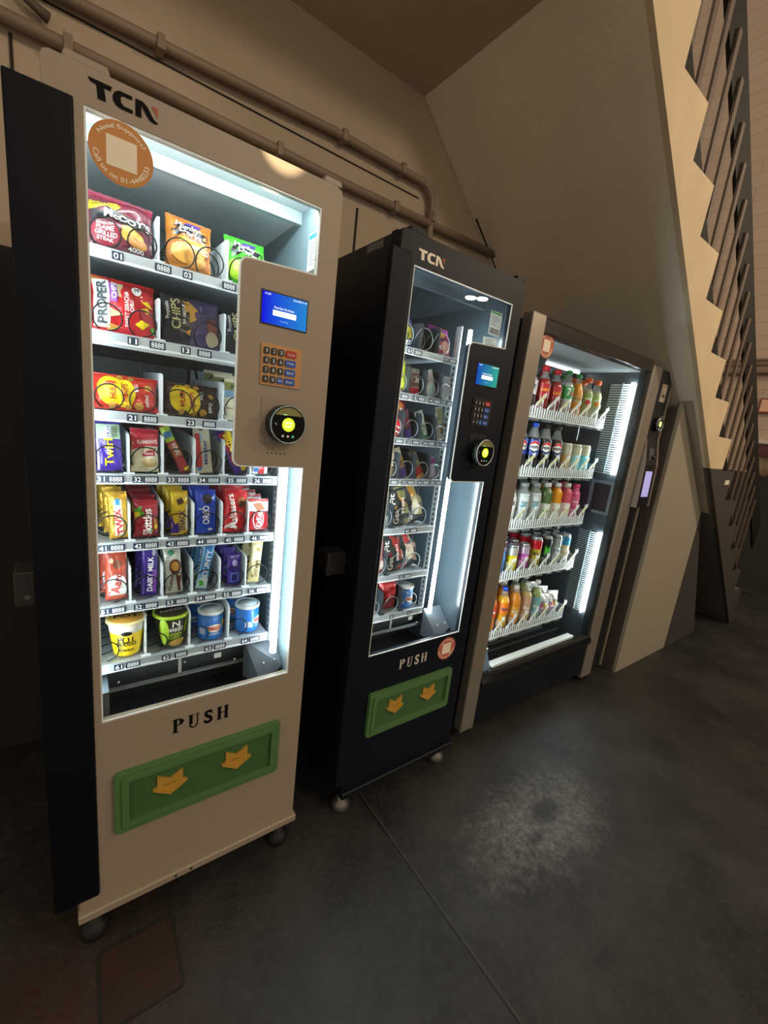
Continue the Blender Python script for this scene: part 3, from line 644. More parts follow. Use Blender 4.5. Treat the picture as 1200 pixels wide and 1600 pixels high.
BK = M('#111a26', 0.45, noise=0.05, spec=0.3)
m2x = [0.849, 0.922, 0.995, 1.063]
c4 = [(0.812, 0.028), (0.885, 0.029), (0.958, 0.029), (1.029, 0.028), (1.090, 0.025)]
def tags5(first): return [(x - 0.016, '%d' % (first + i)) for i, (x, r) in enumerate(c4)] + [(x + 0.016, '8888') for x, r in c4]
wide2 = [(0.885, 0.034), (0.968, 0.034), (1.045, 0.034)]
m2cfg = dict(map=(0.751, 0.945, -0.016, 0.988), label='black snack vending machine with dark interior, in the middle of the row', body=BK, door=M('#0d141e', 0.45, spec=0.22), liner=M('#3a454c', 0.22), jamb=M('#39444b', 0.22), liner_edge=M('#56626a', 0.3), back=M('#222a30', 0.35),
    accent=M('#e8ddcc', 0.4), push=M('#c9c3ba', 0.4), plate_mat=M('#0d141e', 0.5, spec=0.18), rim=M('#dfe8ea', 0.3), panel=(0.334, 1.258, 1.7165), screen=('#0a4fc4', '#35b79c', 0.8), keypad=M('#33302f', 0.35, 0.5), rplate=M('#0e1013', 0.4),
    ring=M('#dfe6e8', 0.2, 0.6), dots=False, tubes=[('r', 0.430, 0.10, 0.70, 1.78), ('l', 0.0475, 0.064, 0.66, 1.86)], tube_r=0.0075, tube_mat=WL2, foot=M('#77736e', 0.35, 0.7), divider=M('#2b3136', 0.35), coil=M('#8f979c', 0.3, 0.7), tray_x=(0.775, 1.116), plate=-0.03, plate_top=1.897, top=1.952, cab=1.949,
    trays=[
      dict(z=1.640, div=[0.952, 1.028], dh=0.085, coils=wide2, tags=[(0.90, '01'), (0.935, '8888'), (1.06, '03'), (1.092, '8888')], h=0.020),
      dict(z=1.499, div=m2x, dh=0.088, coils=c4, tags=tags5(11), h=0.022), dict(z=1.354, div=m2x, dh=0.088, coils=c4, tags=tags5(21), h=0.020), dict(z=1.215, div=m2x, dh=0.088, coils=c4, tags=tags5(31), h=0.020),
      dict(z=1.038, div=[0.922], dh=0.085, coils=wide2, tags=[(0.985, '43'), (1.015, '8888')], h=0.021), dict(z=0.862, div=[0.922], dh=0.085, coils=wide2, tags=[(0.985, '53'), (1.015, '8888')], h=0.021),
      dict(z=0.706, div=[0.922, 1.012], dh=0.09, coils=[(0.885, 0.026), (0.968, 0.03), (1.06, 0.03)], tags=[(0.965, '62'), (1.05, '63')], h=0.021)])
m2 = snack_machine(m2cfg)
support_sticker(m2, m2.location, 1.178, 0.566, 0.047, -0.0016, M('#bd6a58', 0.55), True)
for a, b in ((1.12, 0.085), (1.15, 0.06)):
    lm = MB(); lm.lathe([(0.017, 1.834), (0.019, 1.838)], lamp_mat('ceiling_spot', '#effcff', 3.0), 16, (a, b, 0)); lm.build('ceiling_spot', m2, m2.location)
notice(m2, m2.location, [(1.192, 0.05, 1.735), (1.235, 0.035, 1.728), (1.240, 0.035, 1.80), (1.190, 0.05, 1.812)], M('#3fa25a', 0.5), 5)
notice(m2, m2.location, [(1.175, 0.05, 1.690), (1.222, 0.03, 1.690), (1.225, 0.03, 1.715), (1.172, 0.05, 1.722)], M('#cfd6d6', 0.5), 6)
bc = MB()
for i in range(14): bc.box(0.7545, 0.7554, 0.097 + i * 0.0058, 0.097 + i * 0.0058 + (0.002 if i % 3 else 0.004), 1.884, 1.903, M('#8f8f8a', 0.6))
bc.box(0.7555, 0.7558, 0.09, 0.182, 1.880, 1.907, M('#4a4b4c', 0.6)); bc.build('barcode_plate', m2, m2.location)

# ------------------------------------------------------------------ wrapped goods
def pack_surface(w_, h, t, seal, puff, rng):
    ph = [rng.random() * 6.28 for _ in range(6)]
    def T(u, v):
        uu = max(0.0, 1 - abs(u) ** 3.0) ** 0.6
        a = abs(v); k = 1 - seal * 2
        vv = max(0.0, 1 - (a / k) ** puff) ** 0.6 if a < k else 0.0
        wr = 1 + 0.15 * math.sin(5 * u + 4 * v + ph[0]) + 0.12 * math.sin(9 * v - 3 * u + ph[1]) + 0.07 * math.sin(13 * u + 5 * v + ph[2])
        return 0.0009 + t / 2 * uu * vv * wr
    def XZ(u, v):
        pin = 1 - (0.05 * max(0, 1 - abs(v) ** 4) + 0.014 * math.sin(7 * v + ph[3] + 2 * (u > 0))) * (1 if t > 0.02 else 0.4)
        return u * w_ / 2 * pin, (v + 1) / 2 * h
    return T, XZ
def crinkle(m):
    for k, v in list(MATS.items()):
        if v is m: return M(*(k[:5] + (k[5], 38.0, 0.55) + k[8:]))
    return m
def packet(name, label, cat, w_, h, t, pos, body, prints=(), texts=(), tilt=0.0, roll=0.0, yaw=0.0, seal=0.05, puff=3.0, group=None, seal_mat=None, seed=1):
    body = crinkle(body); rng = random.Random(seed); T, XZ = pack_surface(w_, h, t, seal, puff, rng)
    nu, nv = 14, 22; mb = MB(); vs = []; fs = []
    for s in (-1, 1):
        for j in range(nv + 1):
            v = -1 + 2 * j / nv
            for i in range(nu + 1):
                u = -1 + 2 * i / nu; x, z = XZ(u, v)
                if j in (0, nv) and i % 2: z += 0.0012 * (1 if j else -1) * 1.0
                vs.append((x, s * T(u, v), z))
    n = (nu + 1) * (nv + 1)
    for s in (0, 1):
        for j in range(nv):
            for i in range(nu):
                a = s * n + j * (nu + 1) + i; f = (a, a + 1, a + nu + 2, a + nu + 1); fs.append(f if s == 0 else f[::-1])
    for j in range(nv):
        for i in (0, nu):
            a = j * (nu + 1) + i; fs.append((a, a + nu + 1, n + a + nu + 1, n + a))
    mb.add(vs, fs, body, True)
    def on(fx, fz, off):
        u = max(-1, min(1, fx * 2 - 1)); v = max(-1, min(1, fz * 2 - 1)); x, z = XZ(u, v); return (x, -T(u, v) - off, z)
    off = 0.0008
    for p in prints:
        m = p[-1]; off += 0.0003
        if p[0] == 'r':
            _, a, b, c, d, _m = p; N = 10; K = 10
            g = [on(a + (c - a) * i / N, b + (d - b) * j / K, off) for j in range(K + 1) for i in range(N + 1)]
            mb.add(g, [(j * (N + 1) + i, j * (N + 1) + i + 1, (j + 1) * (N + 1) + i + 1, (j + 1) * (N + 1) + i) for j in range(K) for i in range(N)], m, True)
        elif p[0] in 'ep':
            if p[0] == 'e': cx, cz = p[1], p[2]; rimp = ell(p[1], p[2], p[3], p[4], 22)
            else: rimp = p[1]; cx = sum(q[0] for q in rimp) / len(rimp); cz = sum(q[1] for q in rimp) / len(rimp)
            L = len(rimp); g = [on(cx, cz, off)]
            for k in (0.4, 0.75, 1.0): g += [on(cx + (a - cx) * k, cz + (b - cz) * k, off) for a, b in rimp]
            ff = [(0, 1 + i, 1 + (i + 1) % L) for i in range(L)]
            for r in range(2): ff += [(1 + (r + 1) * L + i, 1 + (r + 1) * L + (i + 1) % L, 1 + r * L + (i + 1) % L, 1 + r * L + i) for i in range(L)]
            mb.add(g, ff, m, True)
    ob = mb.build(name, None, (0, 0, 0), recalc=False)
    ob.location = pos; ob.rotation_euler = (tilt, roll, yaw)
    tag(ob, label, cat, group)
    if texts:
        tm = MB()
        for body_t, cx, cz, tw, th, rot, m in texts:
            off += 0.0003
            a = math.radians(rot)
            if abs(rot) > 45: L_, H_ = th * h, tw * w_
            else: L_, H_ = tw * w_, th * h
            tm.text(body_t, 0, 0, 0, L_, H_, m, a, 0.02, fn=lambda qx, qz, o=off, cx=cx, cz=cz: on(cx + qx / w_, cz + qz / h, o + 0.0022))
        tm.build('printed_lettering', ob, recalc=False)
    sb = MB(); sm_ = seal_mat or body
    for z0, z1 in ((0.0, seal * h), (h * (1 - seal), h)):
        for k in range(4):
            a = z0 + (z1 - z0) * (k + 0.15) / 4; sb.box(-w_ / 2 * 0.995, w_ / 2 * 0.995, -0.0017, 0.0017, a, a + (z1 - z0) * 0.11, sm_)
    sb.build('crimped_seal', ob)
    return ob
def dup(o, loc, label, rot=None):
    c = o.copy(); COL.objects.link(c); c.location = loc; c['label'] = label
    if rot is not None: c.rotation_euler = rot
    for ch in o.children:
        d = ch.copy(); COL.objects.link(d); d.parent = c
    return c
def stack(o, n, step, labels, rng=random.Random(5), dx=0.0, dz=0.0):
    for k in range(1, n):
        l = o.location; r = o.rotation_euler
        dup(o, (l.x + dx * k + rng.uniform(-0.002, 0.002), l.y + step * k, l.z + dz * k), labels[k - 1], (r.x + rng.uniform(-0.02, 0.02), r.y + rng.uniform(-0.03, 0.03), r.z))

W_ = M('#f2f2ee', 0.4); KB = M('#141216', 0.35); RED = M('#c41a24', 0.3, coat=0.3); YEL = M('#f0d21c', 0.35); PUR = M('#3a1c8c', 0.28, coat=0.4)
GOLD = M('#c9a03a', 0.28, 0.5); SILV = M('#c3c8cc', 0.25, 0.6); BLU = M('#173fb8', 0.28, coat=0.4); GRN = M('#45a52a', 0.35); ORG = M('#c97a22', 0.35)
BEI = M('#d8c79a', 0.5); BRN = M('#4a2a1a', 0.35); CREAM = M('#e6dfc4', 0.4); LIL = M('#8a3fb8', 0.4); LGRN = M('#a9c83a', 0.4); PINK = M('#d8406f', 0.4); MAR = M('#5c1526', 0.35, coat=0.3); TAN = M('#c8943e', 0.45); OATS = M('#b79a62', 0.7)
YO = 0.134
# row 01-05
packet('crisp_bag', 'maroon crisp bag with yellow grab bag flash, top left in the white machine', 'crisps', 0.126, 0.122, 0.040, (0.120, 0.142, 1.685), MAR,
   [('r', 0.0, 0.86, 1, 0.98, M('#7a2338', 0.35)), ('p', [(0.06, 0.60), (0.30, 0.68), (0.58, 0.64), (0.95, 0.64), (0.95, 0.44), (0.58, 0.45), (0.30, 0.51), (0.06, 0.44)], KB), ('e', 0.26, 0.24, 0.22, 0.18, M('#8c1f30', 0.4)),
    ('e', 0.68, 0.30, 0.18, 0.12, TAN), ('e', 0.76, 0.21, 0.15, 0.10, M('#a8702c', 0.5)), ('e', 0.62, 0.38, 0.12, 0.06, M('#dcae58', 0.5)), ('p', [(0.03, 0.60), (0.04, 0.76), (0.44, 0.80), (0.50, 0.74), (0.42, 0.66)], YEL)],
   [('McCOY\'S', 0.60, 0.54, 0.70, 0.13, -4, W_), ('GRAB BAG', 0.24, 0.705, 0.36, 0.075, 4, KB), ('RIDGE CUT', 0.26, 0.37, 0.26, 0.04, 0, W_), ('FLAME', 0.26, 0.295, 0.26, 0.065, 0, W_), ('GRILLED', 0.28, 0.21, 0.32, 0.065, 0, W_), ('STEAK', 0.27, 0.13, 0.24, 0.055, 0, W_), ('4000', 0.72, 0.08, 0.24, 0.05, 0, W_)], tilt=-0.30, roll=0.02, seed=11)
HD = [('p', [(0.08, 0.66), (0.2, 0.82), (0.6, 0.86), (0.92, 0.74), (0.85, 0.60), (0.5, 0.68), (0.2, 0.56)], KB), ('p', [(0.3, 0.8), (0.45, 0.9), (0.75, 0.88), (0.7, 0.8)], M('#4a2f86', 0.4)), ('e', 0.36, 0.30, 0.27, 0.17, TAN), ('e', 0.62, 0.24, 0.24, 0.16, M('#b9823a', 0.5)), ('e', 0.72, 0.40, 0.16, 0.12, M('#d8ab58', 0.5))]
HT = [('Hunky', 0.44, 0.755, 0.52, 0.14, -8, W_), ('Dorys', 0.50, 0.635, 0.50, 0.12, -6, W_), ('CRINKLE CUT', 0.52, 0.50, 0.56, 0.07, -3, YEL), ('BUFFALO', 0.72, 0.40, 0.40, 0.08, -3, W_)]
packet('crisp_bag', 'orange brown crinkle crisp bag above tag 03 in the white machine', 'crisps', 0.102, 0.128, 0.036, (0.255, 0.142, 1.685), M('#a8641e', 0.35, coat=0.3), HD, HT, tilt=-0.30, roll=0.05, seed=12)
packet('crisp_bag', 'bright green crisp bag half hidden by the control panel, top row', 'crisps', 0.102, 0.126, 0.036, (0.392, 0.142, 1.685), M('#3fae22', 0.35, coat=0.3), HD[:2] + [('e', 0.2, 0.3, 0.2, 0.2, M('#a6d82e', 0.4)), ('e', 0.6, 0.28, 0.24, 0.14, M('#7ac42a', 0.4))], HT[:2], tilt=-0.30, seed=13)
# row 11-15
packet('crisp_bag', 'red chilli crisp bag with white sideways panel, second row left, white machine', 'crisps', 0.126, 0.122, 0.040, (0.1255, 0.142, 1.523), RED,
   [('p', [(0.0, 0.98), (0.24, 0.96), (0.2, 0.84), (0.02, 0.8)], TAN), ('p', [(0.3, 0.95), (0.5, 0.9), (0.46, 0.6), (0.33, 0.62)], BEI), ('p', [(0.24, 0.42), (0.48, 0.30), (0.27, 0.22)], BEI), ('p', [(0.2, 0.14), (0.46, 0.10), (0.24, 0.02)], TAN), ('r', 0.03, 0.06, 0.27, 0.90, W_), ('r', 0.28, 0.52, 0.39, 0.86, LIL),
    ('e', 0.70, 0.80, 0.08, 0.09, W_), ('p', [(0.78, 0.62), (0.88, 0.66), (0.99, 0.56), (0.9, 0.54)], YEL), ('e', 0.86, 0.40, 0.12, 0.16, M('#a81822', 0.35)), ('p', [(0.76, 0.46), (0.88, 0.52), (0.98, 0.44), (0.88, 0.40)], YEL), ('p', [(0.66, 0.18), (0.76, 0.26), (0.9, 0.22), (0.78, 0.1)], YEL), ('p', [(0.9, 0.14), (0.97, 0.2), (0.98, 0.04)], GRN)],
   [('PROPER', 0.15, 0.48, 0.15, 0.76, 90, M('#22343c', 0.4)), ('CHIPS', 0.335, 0.69, 0.075, 0.28, 90, W_), ('SWEET SRIRACHA', 0.53, 0.40, 0.07, 0.60, 90, W_), ('CHILLI', 0.61, 0.46, 0.06, 0.22, 90, W_), ('94', 0.70, 0.80, 0.08, 0.08, 0, KB)], tilt=-0.30, seed=14)
PC = [('r', 0, 0, 0.45, 1, M('#1d1e22', 0.35)), ('p', [(0.30, 0.95), (0.44, 0.9), (0.60, 0.7), (0.56, 0.5), (0.44, 0.42), (0.38, 0.62)], TAN), ('p', [(0.36, 0.22), (0.46, 0.3), (0.44, 0.16)], TAN), ('e', 0.86, 0.42, 0.10, 0.20, M('#8c4a3c', 0.6)), ('e', 0.84, 0.18, 0.12, 0.14, M('#cbb89a', 0.6)), ('p', [(0.62, 0.8), (0.68, 0.86), (0.66, 0.66)], M('#8a7fb0', 0.4))]
PT = [('Protein', 0.07, 0.62, 0.07, 0.36, 90, W_), ('CHIPS', 0.21, 0.56, 0.15, 0.64, 90, M('#c8c48a', 0.4)), ('BARBECUE', 0.345, 0.58, 0.05, 0.40, 90, W_)]
pc = packet('crisp_bag', 'black and purple protein chip bag above tag 13 in the white machine', 'crisps', 0.134, 0.116, 0.038, (0.266, 0.142, 1.524), M('#4c3f68', 0.35, coat=0.3), PC, PT, tilt=-0.28, seed=15)
dup(pc, (0.408, 0.142, 1.524), 'black protein chip bag mostly hidden behind the beige control panel')
# row 21-25
HU = lambda c: [('e', 0.28, 0.52, 0.20, 0.42, YEL), ('e', 0.48, 0.46, 0.17, 0.40, YEL), ('e', 0.58, 0.90, 0.05, 0.08, TAN), ('e', 0.42, 0.92, 0.05, 0.07, TAN), ('e', 0.30, 0.10, 0.05, 0.09, TAN), ('e', 0.54, 0.08, 0.05, 0.06, TAN), ('e', 0.85, 0.66, 0.06, 0.09, TAN), ('e', 0.70, 0.12, 0.07, 0.10, TAN)]
HUT = [('HULA', 0.30, 0.50, 0.10, 0.48, 97, M('#b02a1c', 0.4)), ('HOOPS', 0.48, 0.46, 0.10, 0.50, 97, M('#b02a1c', 0.4)), ('BIG', 0.66, 0.62, 0.06, 0.22, 97, W_), ('salted', 0.82, 0.28, 0.07, 0.34, 90, W_)]
HUT = [(a, b, c, d, e, 90, g) for a, b, c, d, e, f, g in HUT]
packet('crisp_bag', 'red crisp bag lying sideways with yellow ovals, third row, white machine', 'crisps', 0.136, 0.078, 0.040, (0.125, 0.145, 1.358), M('#c42a1c', 0.35, coat=0.3), HU(0), HUT, tilt=-0.20, seed=16)
packet('crisp_bag', 'brown crisp bag lying sideways with yellow oval above tag 23', 'crisps', 0.128, 0.078, 0.036, (0.268, 0.145, 1.358), M('#3f2416', 0.35, coat=0.3), HU(0), HUT[:3] + [('BBQ', 0.84, 0.28, 0.07, 0.30, 90, W_)], tilt=-0.2, seed=17)
cb = packet('cracker_pack', 'cream and pale blue cracker pack beside the control panel, frontmost in its slot', 'crackers', 0.082, 0.105, 0.02, (0.386, 0.136, 1.358), CREAM, [('r', 0, 0.72, 1, 0.92, M('#8a8a4a', 0.5)), ('r', 0, 0.55, 1, 0.72, M('#7fa0c4', 0.4)), ('r', 0, 0.26, 1, 0.30, M('#b9b07a', 0.5))], [('JACOBS', 0.5, 0.82, 0.7, 0.12, 0, KB)], tilt=-0.1, seed=18)
for k in range(1, 3): dup(cb, (0.386 - 0.006 * k, 0.136 + 0.085 * k, 1.358 + 0.012 * k), ['cream cracker pack second in its slot, behind the frontmost one', 'cream cracker pack deepest in the slot under the hanging black cable'][k - 1])
tag(MB().tube([(0.335, 0.52, 1.49), (0.33, 0.50, 1.44), (0.345, 0.48, 1.42), (0.36, 0.50, 1.45), (0.355, 0.53, 1.50)], 0.004, M('#16181b', 0.5), 6).build('looped_cable', m1, m1.location))

# row 31-36
packet('chocolate_bar', 'purple chocolate bar with green sale label above tag 31', 'chocolate bar', 0.052, 0.118, 0.020, (0.092, YO, 1.217), PUR, [('r', 0.05, 0.62, 0.95, 0.90, M('#a9c9a4', 0.5)), ('r', 0.35, 0.64, 0.66, 0.88, M('#dfe6ea', 0.5)), ('r', 0.03, 0.02, 0.12, 0.62, M('#b8a8e0', 0.4))],
   [('Twirl', 0.48, 0.36, 0.34, 0.52, 90, YEL), ('19.11', 0.5, 0.76, 0.12, 0.2, 90, M('#2c2f63', 0.5)), ('|||||||', 0.72, 0.76, 0.24, 0.2, 90, KB)], tilt=-0.12, roll=-0.03, seed=21)
packet('porridge_sachet', 'red and cream oat sachet with bowl picture above tag 32', 'porridge sachet', 0.060, 0.102, 0.022, (0.163, YO, 1.217), CREAM, [('r', 0, 0.60, 1, 1, M('#c0203a', 0.35)), ('p', [(0.02, 0.62), (0.6, 0.62), (0.3, 0.55), (0.02, 0.50)], M('#c0203a', 0.35)), ('p', [(0.42, 0.44), (0.6, 0.5), (0.86, 0.5), (0.86, 0.38), (0.4, 0.36)], M('#c0203a', 0.4)), ('e', 0.66, 0.20, 0.30, 0.10, OATS), ('e', 0.66, 0.25, 0.22, 0.06, M('#cdb88a', 0.7))],
   [("FLAHAVAN'S", 0.57, 0.70, 0.72, 0.10, 4, W_), ('Porridge', 0.6, 0.55, 0.60, 0.07, 0, M('#8a6a4a', 0.5)), ('Quick', 0.62, 0.43, 0.36, 0.06, 0, W_)], tilt=-0.1, seed=22)
packet('cereal_bar', 'slim red and green cereal bar leaning left above tag 33', 'cereal bar', 0.023, 0.125, 0.014, (0.254, YO, 1.217), M('#a83038', 0.35), [('r', 0, 0.66, 1, 0.97, LGRN), ('r', 0.1, 0.74, 0.9, 0.86, M('#3f78b8', 0.4)), ('r', 0, 0.34, 1, 0.6, M('#b8643a', 0.4)), ('r', 0.5, 0.02, 1, 0.10, YEL)], [('nature', 0.55, 0.50, 0.5, 0.24, 90, W_)], tilt=-0.12, roll=-0.42, seed=23)
packet('chocolate_bar', 'cream and red white-chocolate bar with blue lettering above tag 34', 'chocolate bar', 0.041, 0.120, 0.015, (0.300, YO, 1.217), M('#dfd9bc', 0.4), [('r', 0.05, 0.12, 0.36, 0.84, M('#c02a2a', 0.35)), ('p', [(0.05, 0.12), (0.4, 0.12), (0.3, 0.05), (0.08, 0.04)], M('#5a94d0', 0.4)), ('p', [(0.36, 0.84), (0.36, 0.6), (0.5, 0.82)], M('#9cc4e4', 0.4)), ('e', 0.45, 0.94, 0.14, 0.04, M('#3c6a3c', 0.5))], [('Milkybar', 0.62, 0.44, 0.30, 0.52, 90, M('#20489a', 0.4))], tilt=-0.12, roll=-0.08, seed=24)
packet('chocolate_bar', 'purple and yellow honeycomb bar leaning left above tag 35', 'chocolate bar', 0.038, 0.125, 0.017, (0.398, YO, 1.218), PUR, [('r', 0.55, 0.12, 1, 0.95, YEL), ('r', 0.10, 0.22, 0.62, 0.95, M('#8f1530', 0.4)), ('e', 0.7, 0.1, 0.2, 0.06, YEL)], [('Crunchie', 0.44, 0.56, 0.46, 0.70, 90, YEL)], tilt=-0.12, roll=-0.46, seed=25)
packet('chocolate_bar', 'white and red bar peeping out under the control panel above tag 36', 'chocolate bar', 0.045, 0.105, 0.016, (0.447, YO, 1.217), M('#e6e2de', 0.4), [('r', 0.4, 0.0, 0.75, 0.9, RED), ('r', 0.1, 0.06, 0.35, 0.16, M('#3f78c8', 0.4))], tilt=-0.1, seed=26)
# row 41-46: stacks
def st_labels(n, what, slot): return ['%s, %s above tag %s' % (what, ('second from the front', 'third from the front', 'fourth from the front', 'fifth from the front')[k], slot) for k in range(n - 1)]
def in_slot(x): return x
a = packet('chocolate_bar', 'gold caramel wafer wrapper with red lettering, frontmost above tag 41', 'chocolate bar', 0.041, 0.112, 0.017, (0.108, YO, 1.053), GOLD, [('r', 0.30, 0.05, 0.72, 0.84, M('#ece3cf', 0.4)), ('r', 0.40, 0.72, 0.62, 0.86, M('#3f8fc0', 0.4))], [('TWIX', 0.52, 0.36, 0.38, 0.56, 97, M('#c01a28', 0.4))], tilt=-0.1, roll=-0.04, seed=31, group='gold wrappers above tag 41')
a.children[0]; stack(a, 3, 0.042, st_labels(3, 'gold caramel wafer wrapper', '41'), dx=-0.010, dz=0.004)
a = packet('sweet_bag', 'red fruit sweet bag with rainbow print, frontmost above tag 42', 'sweets', 0.056, 0.090, 0.024, (0.165, YO, 1.053), M('#a0182a', 0.3, coat=0.4), [('p', [(0.02, 0.78), (0.3, 0.86), (0.42, 0.6), (0.1, 0.56)], GRN), ('p', [(0.02, 0.68), (0.2, 0.72), (0.3, 0.56), (0.06, 0.52)], YEL), ('e', 0.86, 0.44, 0.08, 0.08, ORG), ('e', 0.88, 0.28, 0.08, 0.08, YEL), ('e', 0.7, 0.16, 0.07, 0.07, GRN)], [('Skittles', 0.52, 0.42, 0.36, 0.74, 90, W_)], tilt=-0.1, seed=32, group='red sweet bags above tag 42')
stack(a, 4, 0.042, st_labels(4, 'red fruit sweet bag', '42'), dx=-0.002, dz=0.006)
a = packet('chocolate_bar', 'yellow biscuit bar with purple corner, frontmost above tag 43', 'chocolate bar', 0.041, 0.114, 0.016, (0.241, YO, 1.053), M('#d8b41c', 0.3, coat=0.3), [('p', [(0, 0.45), (0.42, 0.26), (0.5, 0.03), (0, 0.03)], PUR), ('p', [(0.3, 0.80), (0.62, 0.86), (0.76, 0.74), (0.42, 0.68)], BRN), ('r', 0.86, 0.1, 0.97, 0.7, M('#e8e4d0', 0.5))], [('SNACK', 0.62, 0.34, 0.36, 0.48, 90, M('#3a1c6c', 0.4))], tilt=-0.08, seed=33, group='yellow biscuit bars above tag 43')
stack(a, 4, 0.042, st_labels(4, 'yellow biscuit bar', '43'), dx=-0.004, dz=0.004)
a = packet('biscuit_pack', 'royal blue sandwich biscuit pack, frontmost above tag 44', 'biscuits', 0.052, 0.118, 0.020, (0.306, YO, 1.052), BLU, [('e', 0.55, 0.80, 0.24, 0.11, M('#16181f', 0.5)), ('e', 0.62, 0.84, 0.16, 0.06, M('#2e3038', 0.5)), ('r', 0.12, 0.55, 0.30, 0.60, M('#9ac4f0', 0.4)), ('e', 0.7, 0.1, 0.12, 0.03, W_)], [('OREO', 0.46, 0.44, 0.34, 0.42, 90, W_)], tilt=-0.08, seed=34, group='blue biscuit packs above tag 44')
stack(a, 4, 0.042, st_labels(4, 'royal blue biscuit pack', '44'), dx=-0.004, dz=0.004)
a = packet('sweet_bag', 'bright red chocolate ball bag, frontmost above tag 45', 'sweets', 0.064, 0.118, 0.028, (0.381, YO, 1.052), M('#cc1420', 0.28, coat=0.4), [('e', 0.72, 0.72, 0.20, 0.13, M('#b0622c', 0.5)), ('e', 0.70, 0.68, 0.14, 0.08, BRN), ('p', [(0.05, 0.14), (0.3, 0.24), (0.62, 0.1), (0.6, 0.04), (0.3, 0.16), (0.08, 0.06)], M('#e8d2cc', 0.4))], [('Maltesers', 0.30, 0.50, 0.30, 0.80, 100, W_)], tilt=-0.1, roll=0.06, seed=35, group='red sweet bags above tag 45')
stack(a, 4, 0.042, st_labels(4, 'bright red chocolate ball bag', '45'), dx=-0.003, dz=0.004)
a = packet('chocolate_bar', 'red and white wafer pack, frontmost above tag 46', 'chocolate bar', 0.060, 0.090, 0.018, (0.449, YO, 1.053), M('#b81824', 0.3, coat=0.4), [('r', 0, 0.62, 1, 0.92, W_), ('e', 0.48, 0.36, 0.26, 0.34, W_), ('e', 0.48, 0.36, 0.22, 0.30, M('#c01a24', 0.3)), ('p', [(0.2, 0.86), (0.6, 0.9), (0.8, 0.68), (0.4, 0.64)], M('#a8643a', 0.5))], [('KitKat', 0.48, 0.36, 0.28, 0.50, 90, W_)], tilt=-0.08, seed=36, group='red wafer packs above tag 46')
stack(a, 4, 0.042, st_labels(4, 'red and white wafer pack', '46'), dx=-0.004, dz=0.005)
# row 51-56
a = packet('chocolate_bar', 'coppery bubbly chocolate bar, frontmost above tag 51', 'chocolate bar', 0.047, 0.126, 0.016, (0.099, YO, 0.893), M('#a8442f', 0.3, coat=0.3), [('p', [(0.14, 0.24), (0.9, 0.42), (0.98, 0.18), (0.9, 0.06), (0.1, 0.06)], W_), ('e', 0.54, 0.34, 0.42, 0.18, W_), ('e', 0.56, 0.72, 0.2, 0.09, M('#6a3a24', 0.5)), ('e', 0.3, 0.8, 0.1, 0.05, M('#d0a890', 0.5)), ('r', 0.1, 0.03, 0.92, 0.10, M('#b0563a', 0.4))], [('Aero', 0.52, 0.36, 0.44, 0.44, 80, M('#a82f24', 0.4))], tilt=-0.1, seed=41, group='coppery bars above tag 51')
stack(a, 2, 0.045, ['coppery bubbly chocolate bar behind the frontmost one above tag 51'], dx=-0.008, dz=0.004)
a = packet('chocolate_bar', 'purple milk chocolate bar, frontmost above tag 52', 'chocolate bar', 0.037, 0.138, 0.014, (0.170, YO, 0.893), PUR, [('r', 0.7, 0.05, 0.95, 0.5, M('#7a3c9c', 0.4)), ('e', 0.72, 0.82, 0.12, 0.06, M('#dfe0f0', 0.4)), ('r', 0.05, 0.03, 0.2, 0.4, M('#6a58b8', 0.4))], [('DAIRY MILK', 0.52, 0.42, 0.34, 0.66, 90, W_)], tilt=-0.1, roll=0.04, seed=42, group='purple bars above tag 52')
stack(a, 2, 0.045, ['purple milk chocolate bar behind the frontmost one above tag 52'], dx=-0.010, dz=0.004)
a = packet('chocolate_bar', 'pale silver and brown chocolate bar, frontmost above tag 53', 'chocolate bar', 0.042, 0.128, 0.015, (0.231, YO, 0.892), M('#c9cfc4', 0.3, 0.3), [('e', 0.62, 0.56, 0.34, 0.16, M('#5a321e', 0.4)), ('e', 0.60, 0.57, 0.24, 0.10, TAN), ('p', [(0.62, 0.4), (0.98, 0.36), (0.86, 0.02), (0.7, 0.02)], M('#5a321e', 0.4)), ('e', 0.42, 0.86, 0.18, 0.06, M('#3f9a78', 0.4))], [('Galaxy', 0.34, 0.26, 0.28, 0.42, 80, M('#4a2a1c', 0.4))], tilt=-0.1, roll=-0.05, seed=43, group='silver bars above tag 53')
stack(a, 2, 0.045, ['silver and brown chocolate bar behind the frontmost one above tag 53'], dx=0.004, dz=0.002)
a = packet('chocolate_bar', 'light blue coconut bar leaning right, frontmost above tag 54', 'chocolate bar', 0.029, 0.132, 0.015, (0.297, YO, 0.893), M('#8fbfe0', 0.3, coat=0.3), [('r', 0.1, 0.3, 0.9, 0.97, M('#3f8ad0', 0.35)), ('r', 0.0, 0.02, 1, 0.22, M('#bcd2dc', 0.4)), ('p', [(0.1, 0.16), (0.6, 0.24), (0.7, 0.08), (0.2, 0.04)], GRN)], [('BOUNTY', 0.5, 0.52, 0.5, 0.66, 90, W_)], tilt=-0.08, roll=0.19, seed=44, group='light blue bars above tag 54')
stack(a, 4, 0.042, st_labels(4, 'light blue coconut bar', '54'), dx=-0.004, dz=0.001)
a = packet('chocolate_bar', 'small purple treat bar, frontmost above tag 55', 'chocolate bar', 0.038, 0.092, 0.014, (0.387, YO, 0.892), PUR, [('r', 0.2, 0.1, 0.85, 0.42, M('#5a74c8', 0.4)), ('r', 0.3, 0.14, 0.7, 0.36, M('#20146a', 0.4)), ('e', 0.5, 0.72, 0.2, 0.1, M('#a8a0dc', 0.4))], tilt=-0.06, seed=45, group='small purple bars above tag 55')
